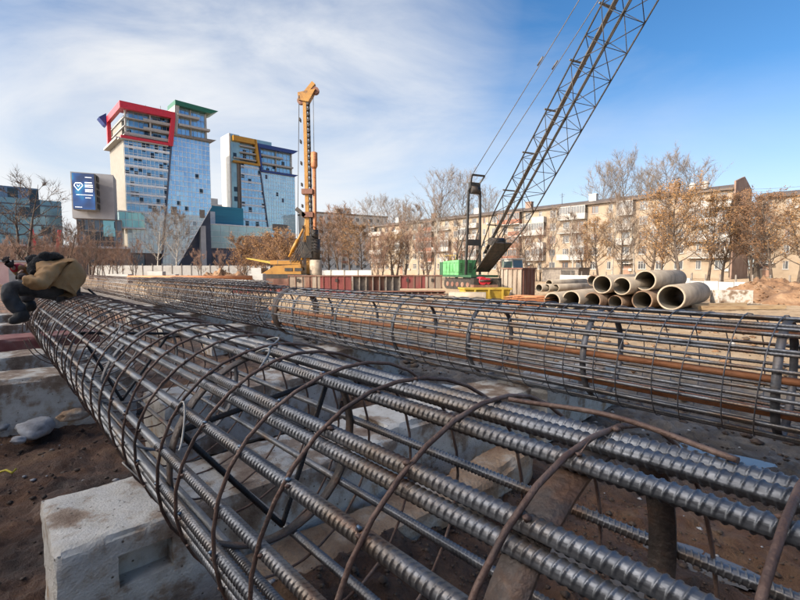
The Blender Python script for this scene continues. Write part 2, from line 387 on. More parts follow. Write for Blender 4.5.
# ------------------------------------------------------------------ ground
def fbm(x, y, z=0.0, sc=1.0, o=5):
    return noise.fractal(Vector((x * sc, y * sc, z)), 1.0, 2.1, o)
def gz(t, s):
    r = math.hypot(t, s)
    a = max(0.10, 1.0 - max(0, r - 9) / 40.0)
    h = 0.055 * fbm(t, s, 3.3, 0.9, 4) + 0.030 * fbm(t, s, 8.1, 3.3, 4)
    h += 0.055 * abs(fbm(t, s, 1.7, 5.0, 4)) + 0.03 * fbm(t, s, 4.4, 11.0, 3)
    # wheel ruts running between the two cages
    for c in (2.55, 3.15, 6.2, 7.9):
        w = 0.16
        q = (s - c - 0.12 * math.sin(t * 0.9 + c)) / w
        h -= 0.055 * math.exp(-q * q)
    h *= a
    # mud banked up against the front of the nearest block
    h += .30 * math.exp(-((t - 1.72) / .36) ** 2 - ((s - 1.15) / .95) ** 2) * (1 + .4 * fbm(t, s, 2.2, 4.0, 3)) if abs(t) < 4 and abs(s) < 5 else 0
    if r > 25: h += 0.10 * fbm(t, s, 5.0, 0.12, 3) * min(1, (r - 25) / 20)
    return h - 0.02
def ticks(lo, hi, step, far, g=1.16):
    a = []; x = lo
    while x < hi: a.append(x); x += step
    s_ = step; y = a[-1]
    while y < far: s_ *= g; y += s_; a.append(y)
    s_ = step; y = lo; b = []
    while y > -far: s_ *= g; y -= s_; b.append(y)
    return b[::-1] + a
TT = ticks(-1.3, 6.5, 0.036, 1500); SS = ticks(-0.7, 5.6, 0.036, 1500)
vs = []
for t in TT:
    for s in SS:
        p = P(t, s, gz(t, s) if math.hypot(t, s) < 500 else 0.0)
        vs.append((p.x, p.y, p.z))
ns = len(SS); fs = []
for i in range(len(TT) - 1):
    for j in range(ns - 1):
        a = i * ns + j
        fs.append((a, a + ns, a + ns + 1, a + 1))
me = bpy.data.meshes.new('ground'); me.from_pydata(vs, [], fs)
me.polygons.foreach_set('use_smooth', [True] * len(fs))
# dark wet mud near cages, sandy beyond; shaded grey and sunlit tan painted in
m, nt, b = new_mat('churned_ground')
tc = nt.nodes.new('ShaderNodeTexCoord')
def nz(scale, detail=8, rough=0.62):
    q = nt.nodes.new('ShaderNodeTexNoise'); q.inputs['Scale'].default_value = scale; q.inputs['Detail'].default_value = detail; q.inputs['Roughness'].default_value = rough
    nt.links.new(tc.outputs['Object'], q.inputs['Vector']); return q.outputs['Fac']
def ramp(f, stops):
    q = nt.nodes.new('ShaderNodeValToRGB'); e = q.color_ramp.elements
    e[0].position, e[0].color = stops[0][0], (*stops[0][1], 1); e[1].position, e[1].color = stops[-1][0], (*stops[-1][1], 1)
    for p_, c_ in stops[1:-1]:
        k = e.new(p_); k.color = (*c_, 1)
    nt.links.new(f, q.inputs['Fac']); return q.outputs['Color']
def mth(op, a, bb=None, clamp=False):
    q = nt.nodes.new('ShaderNodeMath'); q.operation = op; q.use_clamp = clamp
    for i, v in enumerate((a, bb)):
        if v is None: continue
        if isinstance(v, (int, float)): q.inputs[i].default_value = v
        else: nt.links.new(v, q.inputs[i])
    return q.outputs[0]
wet = ramp(nz(1.6, 10), [(0.32, (0.034, 0.020, 0.014)), (0.45, (0.092, 0.047, 0.029)), (0.56, (0.175, 0.084, 0.043)), (0.70, (0.29, 0.17, 0.09))])
grey = ramp(nz(2.6, 10), [(0.32, (0.065, 0.053, 0.044)), (0.48, (0.14, 0.115, 0.095)), (0.66, (0.26, 0.215, 0.17))])
dry = ramp(nz(1.1, 10), [(0.28, (0.20, 0.125, 0.068)), (0.45, (0.41, 0.285, 0.17)), (0.68, (0.52, 0.39, 0.255))])
dp = nt.nodes.new('ShaderNodeVectorMath'); dp.operation = 'DOT_PRODUCT'
nt.links.new(tc.outputs['Object'], dp.inputs[0]); dp.inputs[1].default_value = (N.x, N.y, 0)
big = nz(0.55, 5)
f1 = mth('ADD', mth('MULTIPLY', mth('SUBTRACT', dp.outputs['Value'], 3.0), 0.55), mth('MULTIPLY', mth('SUBTRACT', big, 0.5), 3.0), True)
f2 = mth('ADD', mth('MULTIPLY', mth('SUBTRACT', dp.outputs['Value'], 6.4), 0.5), mth('MULTIPLY', mth('SUBTRACT', big, 0.5), 3.0), True)
mx1 = nt.nodes.new('ShaderNodeMix'); mx1.data_type = 'RGBA'; nt.links.new(f1, mx1.inputs['Factor']); nt.links.new(wet, mx1.inputs['A']); nt.links.new(grey, mx1.inputs['B'])
mx2 = nt.nodes.new('ShaderNodeMix'); mx2.data_type = 'RGBA'; nt.links.new(f2, mx2.inputs['Factor']); nt.links.new(mx1.outputs['Result'], mx2.inputs['A']); nt.links.new(dry, mx2.inputs['B'])
nt.links.new(mx2.outputs['Result'], b.inputs['Base Color'])
mr = nt.nodes.new('ShaderNodeMapRange'); nt.links.new(nz(2.2, 6), mr.inputs['Value'])
mr.inputs['From Min'].default_value = 0.38; mr.inputs['From Max'].default_value = 0.6; mr.inputs['To Min'].default_value = 0.42; mr.inputs['To Max'].default_value = 0.95
nt.links.new(mth('MAXIMUM', mr.outputs[0], f2), b.inputs['Roughness'])
bp = nt.nodes.new('ShaderNodeBump'); bp.inputs['Strength'].default_value = 1.0; bp.inputs['Distance'].default_value = 0.09
nt.links.new(mth('ADD', nz(16, 8, 0.7), mth('MULTIPLY', nz(70, 4), 0.3)), bp.inputs['Height']); nt.links.new(bp.outputs[0], b.inputs['Normal'])
me.materials.append(m)
struct(link('ground', me))

def puddle(t, s, rt, rs, seed):
    mb = MB(); pts = []
    g0 = min(gz(t + a * rt * .6, s + c * rs * .6) for a in (-1, 0, 1) for c in (-1, 0, 1))
    for k in range(40):
        a = 2 * math.pi * k / 40
        q = 1 + 0.35 * fbm(math.cos(a) * 1.3 + seed, math.sin(a) * 1.3, seed, 1, 4)
        pts.append(P(t + math.cos(a) * rt * q, s + math.sin(a) * rs * q, 0))
    lev = g0 + 0.034
    mb.poly([Vector((p.x, p.y, lev)) for p in pts])
    struct(mb.build('puddle', M_WATER))
for i, a in enumerate([(1.05, 2.55, .55, .22), (0.62, 3.05, .5, .2), (2.5, 3.2, .5, .2), (0.3, 2.6, .3, .16), (1.5, 3.1, .4, .15), (3.3, 2.6, .5, .2), (4.4, 2.7, .4, .16), (0.9, 4.9, .8, .22), (2.3, 5.1, .7, .2), (3.9, 5.0, .9, .25)]):
    puddle(a[0], a[1], a[2] * .7, a[3] * .62, i * 3.7 + 1)

# loose clods and stones trodden into the ground: nobody could count them
def lump(mb, c, r, mi, seed, flatz=0.7):
    ico = [(-1, 0, 0.25), (1, 0, 0.2), (0, -1, .1), (0, 1, 0.15), (.1, .1, 1), (0, 0, -1), (.7, .7, .45), (-.7, .65, .4), (.68, -.7, .3), (-.7, -.7, .5)]
    vsx = []
    for k, q in enumerate(ico):
        j = 0.75 + 0.5 * rnd.random()
        vsx.append((c.x + q[0] * r * j, c.y + q[1] * r * j, c.z + q[2] * r * j * flatz))
    i = len(mb.v); mb.v += vsx
    for f in ((4, 1, 6), (4, 6, 3), (4, 3, 7), (4, 7, 0), (4, 0, 9), (4, 9, 2), (4, 2, 8), (4, 8, 1), (5, 6, 1), (5, 3, 6), (5, 7, 3), (5, 0, 7), (5, 9, 0), (5, 2, 9), (5, 8, 2), (5, 1, 8)):
        mb.f.append(tuple(i + q for q in f)); mb.m.append(mi); mb.sm.append(True)
mb = MB()
for k in range(3600):
    t = rnd.uniform(-0.9, 7.5); s = rnd.uniform(-0.4, 5.5)
    r = 0.006 + 0.022 * rnd.random() ** 3
    c = P(t, s, gz(t, s) + r * 0.25)
    lump(mb, c, r, 0 if rnd.random() < .9 else 1, k)
for k in range(4500):
    t = rnd.uniform(-1.2, 2.6); s = rnd.uniform(.1, 3.4); r = rnd.uniform(.004, .013); lump(mb, P(t, s, gz(t, s) + r * .2), r, 0, k)
for k in range(3200):
    t = rnd.uniform(-4, 15); s = 5.5 + 15 * rnd.random() ** 1.3
    r = 0.018 + 0.075 * rnd.random() ** 4
    c = P(t, s, gz(t, s) + r * 0.2)
    lump(mb, c, r, 2 if s > 7.5 and rnd.random() < .85 else (0 if rnd.random() < .9 else 1), k)
o = mb.build('mud_clods', [M_CLOD, M_STONE, M_DIRT])
tag(o, 'loose clods of mud and small stones trodden into the site ground', 'clods', kind='stuff')
# ------------------------------------------------------------------ buildings: glass towers
def grid_bars(mb, x0, x1, z0, z1, nx, nz_, y, w=0.09, dep=0.12, mi=0, clip=None):
    """mullions and transoms standing proud of a facade at y (outside is -y); clip(z) -> (xmin, xmax)"""
    for i in range(nx + 1):
        x = x0 + (x1 - x0) * i / nx
        za, zb = z0, z1
        if clip:
            zz = [z0 + (z1 - z0) * k / 120 for k in range(121)]
            ok = [z for z in zz if clip(z)[0] <= x <= clip(z)[1]]
            if not ok: continue
            za, zb = ok[0], ok[-1]
            if zb - za < 0.5: continue
        mb.box(x - w / 2, x + w / 2, y - dep, y - 0.003, za, zb, mi)
    for k in range(nz_ + 1):
        z = z0 + (z1 - z0) * k / nz_
        a, c = (x0, x1)
        if clip:
            a, c = clip(z); a = max(a, x0); c = min(c, x1)
            if c - a < 0.3: continue
        mb.box(a, c, y - dep * 0.8, y - 0.005, z - w * 0.8, z + w * 0.8, mi)

def tower_red():
    o = at(129, 268, 150); o.z = 0
    T = thing('glass_tower', o, ROT_N, 'glass office tower with red framed top storeys and a slanted green roofed wing', 'office tower')
    G1 = glass_grid('tower_office_glass', (0.06, 0.15, 0.25), (0.28, 0.48, 0.64), 1.3, 1.7, 'x', 0.07, 0.55, 0.2)
    G2 = glass_grid('tower_wing_glass', (0.24, 0.42, 0.60), (0.44, 0.64, 0.80), 1.3, 1.7, 'x', 0.05, 0.62, 0.02)
    G3 = glass_grid('tower_pale_glass', (0.30, 0.36, 0.40), (0.52, 0.58, 0.60), 1.3, 1.7, 'x', 0.12, 0.35, 0.06, (0.2, 0.22, 0.24))
    seam = lambda z: 9.6 + 4.8 * z / 44.4
    cut = lambda z: 13.5 + 14.0 * z / 24.6 if z < 24.6 else 27.5
    # beige side wall with the core behind
    mb = MB(); mb.box(0.0, 0.6, 0.4, 22, 6.5, 44.4); mb.box(0.6, 13.0, 5.0, 22, 0, 52)
    mb.box(13.0, 27.3, 8.0, 22, 0, 56)
    mb.build('side_wall', M_BEIGE, T)
    # left office front: dark bands of windows above, pale fritted glass below
    mb = MB(); mb.poly([(0, 0, 20), (seam(20) - .2, 0, 20), (seam(44.4) - .2, 0, 44.4), (0, 0, 44.4)], 0)
    mb.build('window_front', [G1], T)
    mb = MB(); mb.poly([(0, 0, 7), (seam(7) - .2, 0, 7), (seam(20) - .2, 0, 20), (0, 0, 20)], 0)
    mb.build('pale_glass_front', [G3], T)
    mb = MB()
    for k in range(8):
        z = 20 + 3.05 * k
        mb.box(0.02, seam(z) - .3, -0.16, -0.01, z + 0.02, z + 0.75)
    mb.build('spandrel_bands', M_MULL, T)
    mb = MB(); grid_bars(mb, 0.1, 14, 7, 44.4, 11, 24, -0.02, 0.08, 0.1, 0, lambda z: (0.1, seam(z) - 0.3))
    mb.build('mullions', M_MULL, T)
    mb = MB(); mb.bar((seam(0) - .02, -0.2, 0), (seam(44.4) - .02, -0.2, 44.4), 0.36, 0.5)
    mb.build('seam', M_DARKCL, T)
    # ground floor: open corner with a round pier
    mb = MB(); mb.box(0.8, 9.0, 0.6, 1.0, 0, 6.9)
    mb.build('ground_floor_glass', M_DARKGL, T)
    mb = MB(); mb.tube([(0.7, 0.3, 0), (0.7, 0.3, 7)], 0.5, 14); mb.box(5.0, 9.5, 0.1, 0.5, 0, 6.9); mb.build('pier', M_BROWNCL, T)
    # glazed corner bay
    mb = MB(); mb.box(-2.6, 4.8, -1.9, 3.5, 15.2, 20.2); 
    bay = mb.build('corner_bay', glass_grid('bay_glass', (0.16, 0.36, 0.37), (0.34, 0.58, 0.56), 1.8, 2.5, 'x', 0.1, 0.4, 0.1), T)
    mb = MB(); mb.box(-2.8, 5.0, -2.1, 3.7, 14.8, 15.2); mb.box(-2.8, 5.0, -2.1, 3.7, 20.2, 20.5); grid_bars(mb, -2.6, 4.8, 15.2, 20.2, 4, 2, -1.91, .1, .1)
    mb.build('bay_frame', M_MULL, bay)
    # tall wing: one sheet of glass cut away at an angle below
    mb = MB(); mb.poly([(seam(0) + .2, -.1, 0), (13.5, -.1, 0), (cut(21), -.1, 21), (seam(21) + .2, -.1, 21)]); mb.build('wing_reflection_glass', [G3], T)  # paler glass colour stands in for sunlit buildings mirrored in the wing
    mb = MB(); mb.poly([(seam(21) + .2, -0.1, 21), (cut(21), -0.1, 21), (27.5, -0.1, 24.6), (27.5, -0.1, 48), (seam(48) + .2, -0.1, 48)])
    mb.poly([(27.5, -0.1, 24.6), (27.5, 8, 24.6), (27.5, 8, 48), (27.5, -0.1, 48)])
    mb.poly([(13.5, -.1, 0), (13.5, 3, 0), (27.5, 3, 24.6), (27.5, -.1, 24.6)])
    w = mb.build('wing_glass', [G2], T)
    mb = MB(); grid_bars(mb, 9.8, 27.4, 0, 48, 13, 28, -0.12, 0.10, 0.09, 0, lambda z: (seam(z) + 0.3, cut(z) - .05))
    mb.bar((13.5, -.2, 0), (27.5, -.2, 24.6), .25, .25)
    mb.build('mullions', M_MULL, T)
    for (a, z, ww) in ((13.6, 20.5, 1.9), (23.2, 20.2, 1.8)):
        mb = MB(); mb.box(a, a + ww, -0.3, -0.12, z, z + 2.9); mb.build('vent_panel', M_RIB, T)
    # recess behind the cut
    mb = MB(); mb.box(13.0, 28.5, 4.0, 7.9, 0, 24); mb.build('recess', M_DARKCL, T)
    mb = MB(); mb.box(23.6, 25.4, 0.4, 2.2, 0, 17.4); mb.build('column', M_GREYCL, T)
    # set back top storeys behind the red frame
    mb = MB(); mb.quad((1.8, 1.6, 45.4), (15.0, 1.6, 45.4), (15.0, 1.6, 53.6), (1.8, 1.6, 53.6)); mb.quad((1.8, 20, 45.4), (1.8, 1.6, 45.4), (1.8, 1.6, 53.6), (1.8, 20, 53.6))
    mb.build('penthouse_glass', [G1], T)
    mb = MB()
    for z in (45.4, 48.1, 50.9):
        mb.box(0.2, 14.6, 0.1, 1.5, z, z + 0.28); mb.box(0.2, 1.7, 1.5, 20.5, z, z + 0.28)
        mb.box(6.0 if z > 46 else 0.4, 14.3, 0.0, 0.08, z + .28, z + 1.0)
    for x in (0.6, 8.0): mb.box(x, x + 0.45, 0.4, 0.9, 45.4, 53.4)
    grid_bars(mb, 2, 15, 45.4, 53.6, 9, 3, 1.58, 0.09, 0.1)
    mb.build('balcony_slabs', M_SLAB, T)
    mb = MB()
    mb.box(-0.9, 15.8, -0.9, 0.3, 53.5, 55.7); mb.box(-0.9, 0.3, 0.3, 21.0, 53.5, 55.7); mb.box(.3, 15.8, .3, 6, 53.8, 55.3)
    mb.hexa([(13.3, -0.9, 44.0), (14.7, -0.9, 44.0), (14.7, 0.3, 44.0), (13.3, 0.3, 44.0), (14.5, -0.9, 53.5), (15.8, -0.9, 53.5), (15.8, 0.3, 53.5), (14.5, 0.3, 53.5)])
    mb.box(-0.9, 13.3, -0.9, 0.2, 44.0, 44.9)
    mb.box(-0.9, 0.3, 19.6, 21.0, 45.0, 53.5)
    mb.build('red_frame', M_REDP, T)
    mb = MB(); mb.box(-1.5, 13.2, -0.8, 1.5, 43.6, 43.99); mb.box(-1.9, 0, 1.5, 22, 44.0, 44.7); mb.build('soffit', M_SLAB, T)
    mb = MB(); mb.hexa([(-1.6, 20, 53.0), (-.92, 20, 52.5), (-.92, 24, 52.5), (-1.6, 24, 53.0), (-3.2, 20, 55.0), (-.92, 20, 56.8), (-.92, 24, 56.8), (-3.2, 24, 55.0)]); mb.build('blue_fin', M_BLUER, T)
    # wing top: two open storeys and the green roof
    mb = MB(); mb.quad((16.8, 1.2, 48.5), (26.4, 1.2, 48.5), (26.4, 1.2, 58.4), (16.8, 1.2, 58.4)); mb.quad((26.4, 1.2, 48.5), (26.4, 8, 48.5), (26.4, 8, 58.4), (26.4, 1.2, 58.4)); mb.build('wing_top_glass', [G2], T)
    mb = MB()
    mb.hexa([(15.4, -.5, 48.6), (16.4, -.5, 48.6), (16.4, 8, 48.6), (15.4, 8, 48.6), (15.9, -.5, 58.4), (17.4, -.5, 58.4), (17.4, 8, 58.4), (15.9, 8, 58.4)])
    for z, xa, xb in ((51.6, 17.0, 27.6), (55.0, 16.6, 24.0)): mb.box(xa, xb, -.9, 1.15, z, z + .75)
    mb.box(21.2, 21.6, .6, 1.1, 48.6, 58.4); mb.box(26.4, 26.9, .5, 1.1, 48.6, 58.4)
    grid_bars(mb, 16.9, 26.4, 48.5, 58.4, 7, 3, 1.18, .09, .1)
    mb.build('wing_balcony_slabs', M_SLAB, T)
    mb = MB(); mb.hexa([(15.2, -1, 47.8), (28.2, -1.2, 47.8), (28.2, 8, 47.8), (15.2, 8, 47.8), (15.2, -1, 48.5), (29.6, -1.2, 48.8), (29.6, 8, 48.8), (15.2, 8, 48.5)]); mb.build('wing_soffit', M_RIB, T)
    mb = MB(); mb.hexa([(15.9, -1.0, 58.4), (28, -1.3, 57.9), (28, 8, 57.9), (15.9, 8, 58.4), (15.9, -1.0, 60.0), (30.6, -1.3, 59.4), (30.6, 8, 59.4), (15.9, 8, 60.0)]); mb.build('green_roof', M_GREENR, T)
    mb = MB()
    for x, h in ((7.6, 1.6), (9.1, 1.0), (12.2, 2.4)): mb.tube([(x, 3, 55.2), (x, 3, 55.6 + h)], .08, 6)
    mb.box(8.5, 12, 4, 7, 55.2, 56.2); mb.build('roof_plant', M_RIB, T)
tower_red()

def tower_yellow():
    o = at(233, 268, 190); o.z = 0
    T = thing('glass_tower', o, ROT_N, 'paler glass office tower with amber and blue framed top storeys behind the drilling mast', 'office tower')
    G1 = glass_grid('far_tower_glass', (0.18, 0.36, 0.52), (0.40, 0.60, 0.74), 1.5, 2.0, 'x', 0.08, 0.5, 0.1)
    G2 = glass_grid('far_wing_glass', (0.36, 0.54, 0.62), (0.52, 0.68, 0.74), 1.2, 1.7, 'x', 0.1, 0.45, 0.01)
    G4 = glass_grid('core_green_glass', (0.20, 0.30, 0.31), (0.34, 0.46, 0.46), 1.5, 2.0, 'x', 0.12, 0.4, 0.05)
    seam = lambda z: 18.6 - 5.6 * z / 44.0
    mb = MB(); mb.box(-0.2, 0.4, 0.1, 9.2, 0, 57.5); mb.build('side_wall', M_WHITE, T)
    mb = MB(); mb.box(0.4, 20.2, 3.0, 9.2, 40, 58.0); mb.box(.4, 4.4, .6, 3, 0, 57.6); mb.build('glass_core', [G4], T)
    mb = MB(); mb.box(3.0, 4.2, .3, .58, 0, 46); mb.build('dark_reveal', M_RIB, T)
    mb = MB(); mb.box(4.4, 29.5, 3.0, 12, 0, 40); mb.build('body', M_GREYCL, T)
    mb = MB(); mb.poly([(4.4, 0, 0), (seam(0) - .2, 0, 0), (seam(46) - .2, 0, 46), (4.4, 0, 46)]); mb.build('window_front', [G1], T)
    mb = MB()
    for k in range(14): 
        z = 3 + 3.2 * k; mb.box(4.42, seam(z) - .3, -.14, -.01, z, z + .6)
    grid_bars(mb, 4.4, 18, 0, 46, 9, 26, -.02, .08, .1, 0, lambda z: (4.4, seam(z) - .3)); mb.build('mullions', M_MULL, T)
    mb = MB(); mb.bar((seam(0), -.2, 0), (seam(46), -.2, 46), .4, .5); mb.build('seam', M_DARKCL, T)
    mb = MB(); mb.poly([(seam(0) + .2, 0, 0), (29.8, 0, 0), (29.8, 0, 43.6), (seam(43.6) + .2, 0, 43.6)]); mb.quad((29.8, 0, 0), (29.8, 9, 0), (29.8, 9, 43.6), (29.8, 0, 43.6)); mb.build('wing_glass', [G2], T)
    mb = MB(); grid_bars(mb, 13.2, 29.8, 0, 43.6, 14, 25, -.02, .07, .08, 0, lambda z: (seam(z) + .3, 29.8)); mb.build('wing_mullions', M_MULL, T)
    mb = MB(); mb.box(18.4, 25.6, -.3, -.03, 18.6, 21.6); mb.build('vent_panel', M_RIB, T)
    for (x, z) in ((15.4, 41.0), (23.2, 31.6)):
        mb = MB(); mb.box(x, x + .9, -.2, -.03, z, z + 1.7); mb.build('open_sash', M_DARKCL, T)
    # amber framed storeys
    mb = MB(); mb.quad((4.4, 1.3, 46.8), (11.4, 1.3, 46.8), (11.4, 1.3, 54.8), (4.4, 1.3, 54.8)); mb.build('amber_storeys_glass', [G1], T)
    mb = MB()
    for z in (47.6, 50.3, 53.0): mb.box(1.6 if z < 50 else 4.4, 11.2, -.4, 1.25, z, z + .6)
    grid_bars(mb, 4.4, 11.4, 46.8, 54.8, 3, 3, 1.28, .12, .12); mb.build('balcony_slabs', M_SLAB, T)
    mb = MB(); mb.box(1.2, 11.0, -.9, 1.2, 54.7, 56.8); mb.hexa([(12.0, -.9, 45.9), (12.9, -.9, 45.9), (12.9, 1.2, 45.9), (12.0, 1.2, 45.9), (10.4, -.9, 56.8), (11.4, -.9, 56.8), (11.4, 1.2, 56.8), (10.4, 1.2, 56.8)]); mb.box(1.2, 12.0, -.9, 1.2, 45.9, 46.7); mb.build('amber_frame', M_ORANGER, T)
    # blue framed storeys
    mb = MB(); mb.quad((13.4, 1.3, 45), (28.4, 1.3, 45), (28.4, 1.3, 53.8), (13.4, 1.3, 53.8)); mb.quad((28.4, 1.3, 45), (28.4, 9, 45), (28.4, 9, 53.8), (28.4, 1.3, 53.8)); mb.build('blue_storeys_glass', [G1], T)
    mb = MB()
    for z, xb in ((47.2, 29), (50.6, 24.0)): mb.box(13.4, xb, -.5, 1.25, z, z + .7)
    mb.box(20.8, 21.2, .6, 1.2, 44.8, 53.8); mb.box(28.4, 28.9, .6, 1.2, 44.8, 53.8); grid_bars(mb, 13.4, 28.4, 45, 53.8, 8, 3, 1.28, .1, .1); mb.build('wing_balcony_slabs', M_SLAB, T)
    mb = MB(); mb.hexa([(12.2, -1, 53.8), (29, -1, 53.8), (29, 9, 53.8), (12.2, 9, 53.8), (11.6, -1, 55.4), (31.4, -1, 55.4), (31.4, 9, 55.4), (11.6, 9, 55.4)])
    mb.hexa([(13.1, -.8, 43.8), (13.9, -.8, 43.8), (13.9, 1, 43.8), (13.1, 1, 43.8), (12.2, -.8, 53.8), (13.0, -.8, 53.8), (13.0, 1, 53.8), (12.2, 1, 53.8)])
    mb.hexa([(13.9, -.8, 43.6), (29.6, -.8, 43.6), (29.6, 9, 43.6), (13.9, 9, 43.6), (13.9, -.8, 44.4), (31.4, -.8, 44.6), (31.4, 9, 44.6), (13.9, 9, 44.4)]); mb.build('blue_frame', M_BLUER, T)
tower_yellow()

def podium():
    o = at(129, 268, 150); o.z = 0
    T = thing('podium_block', o, ROT_N, 'low podium with pale green glass box over dark slate base joining the two towers', 'building')
    GP = glass_grid('podium_glass', (0.30, 0.44, 0.45), (0.44, 0.58, 0.58), 4.4, 2.3, 'x', 0.15, 0.3, 0.0)
    mb = MB(); mb.box(26.8, 55, 8, 24, 9.8, 18.8); mb.build('glass_box', [GP], T)
    mb = MB(); grid_bars(mb, 26.8, 55, 9.8, 18.8, 8, 4, 7.98, .08, .08); mb.box(26.6, 55.2, 7.7, 24.2, 18.8, 19.2); mb.build('mullions', M_MULL, T)
    mb = MB(); mb.box(27.2, 43.4, 8.6, 23, 0, 9.8); mb.box(22, 27.2, 8.2, 20, 0, 17); mb.build('base', M_DARKCL, T)
    for x in (30.5, 34.0, 38.0, 41.5):
        mb = MB(); mb.box(x, x + 1.3, 8.45, 8.59, 1.2, 6.6); mb.build('window', M_DARKGL, T)
    mb = MB(); mb.box(43.4, 72, 6.4, 20, 0, 15.0); mb.build('brown_wing', M_BROWNCL, T)
    mb = MB(); mb.box(28.0, 45.4, 13, 24, 19.2, 26.8); mb.build('teal_storey', M_TEAL, T)
    mb = MB(); mb.box(31.0, 33.6, 12.8, 12.98, 19.4, 24.4); mb.build('door', M_MULL, T)
podium()

def screen_block():
    o = at(96, 268, 136); o.z = 0
    T = thing('concrete_clad_block', o, R(27), 'lilac grey cantilevered block beside the red topped tower carrying a lit screen', 'building')
    mb = MB(); mb.box(-5.2, 5.4, 0, 9, 16.6, 30.0); mb.build('upper_volume', M_GREYCL, T)
    mb = MB(); mb.box(-4.4, 7.0, 1.4, 9, 0, 16.55); mb.build('lower_glass', M_DARKGL, T)
    mb = MB(); grid_bars(mb, -4.4, 7.0, 0, 16.5, 8, 5, 1.38, .14, .16)
    mb.build('lower_mullions', M_BROWNCL, T)
    mb = MB(); mb.box(2.2, 5.2, 1.2, 1.35, 11.5, 16.3); mb.build('window', glass_grid('teal_window', (.1, .25, .3), (.2, .4, .45), 1, 2, 'x'), T)
    # the screen box
    o2 = at(87, 268, 131); o2.z = 18.6
    S = thing('led_screen', o2, R(20), 'lit blue advertising screen in a beige box on the lilac grey block', 'screen')
    mb = MB(); mb.box(-2.7, 2.9, 0, 4.2, 0, 10.4); mb.build('housing', M_BEIGE, S)
    mb = MB()
    for k in range(5): mb.box(2.91, 3.1, 1.6, 3.9, .6 + k * 2, 2.0 + k * 2)
    mb.build('side_louvres', M_BLACK, S)
    m, nt, b = new_mat('screen_picture')
    tc = nt.nodes.new('ShaderNodeTexCoord'); mp = nt.nodes.new('ShaderNodeMapping'); mp.inputs['Rotation'].default_value = (0, R(35), 0)
    nt.links.new(tc.outputs['Object'], mp.inputs['Vector'])
    q = nt.nodes.new('ShaderNodeTexNoise'); q.inputs['Scale'].default_value = 0.22; q.inputs['Detail'].default_value = 1
    nt.links.new(mp.outputs[0], q.inputs['Vector'])
    rp = nt.nodes.new('ShaderNodeValToRGB'); e = rp.color_ramp.elements
    e[0].position = .40; e[0].color = (0.004, 0.02, 0.09, 1); e[1].position = .68; e[1].color = (0.02, 0.55, 0.8, 1)
    k = e.new(.54); k.color = (0.006, 0.09, 0.32, 1)
    nt.links.new(q.outputs['Fac'], rp.inputs['Fac']); nt.links.new(rp.outputs[0], b.inputs['Emission Color']); b.inputs['Emission Strength'].default_value = 0.26
    b.inputs['Base Color'].default_value = (0.01, 0.02, 0.05, 1); b.inputs['Roughness'].default_value = 0.3
    mb = MB(); mb.box(-2.6, 2.8, -0.12, -0.01, .1, 10.3); mb.build('screen_face', m, S)
    mw, nt, b = new_mat('screen_white'); b.inputs['Emission Color'].default_value = (.9, .95, 1, 1); b.inputs['Emission Strength'].default_value = .3
    mb = MB()
    def ln(x0, z0, x1, z1, w=.2): mb.bar((x0, -.16, z0), (x1, -.16, z1), .04, w, up=(0, -1, 0)) if False else mb.quad((x0, -.14, z0 - w / 2), (x1, -.14, z1 - w / 2), (x1, -.14, z1 + w / 2), (x0, -.14, z0 + w / 2))
    # diamond emblem with a tick inside
    ln(-2.2, 6.8, -1.2, 5.4, .3); ln(-1.2, 5.4, 0.0, 6.9, .3); ln(-2.2, 6.8, -1.75, 7.5, .3); ln(-1.75, 7.5, -.45, 7.5, .3); ln(-.45, 7.5, 0, 6.9, .3); ln(-1.1, 5.9, -1.1, 7.0, .22); ln(-1.1, 6.5, -.7, 7.0, .2); ln(-1.1, 6.5, -1.5, 7.0, .2)
    for z, x0, x1 in ((7.7, .5, 2.2), (7.0, .5, 2.4), (6.5, .5, 2.4), (5.7, .5, 2.4), (5.2, .5, 2.3)):
        x = x0
        while x < x1:
            w = rnd.choice((.22, .3, .2)); ln(x, z, min(x1, x + w), z, .3); x += w + .07
    for z, x0, x1 in ((4.2, -1.7, 2.4), (3.4, .5, 1.8), (9.2, .6, 2.2), (.7, -2.1, -.4)):
        x = x0
        while x < x1:
            ln(x, z, min(x1, x + .16), z, .18); x += .24
    mb.build('screen_lettering', mw, S)
screen_block()

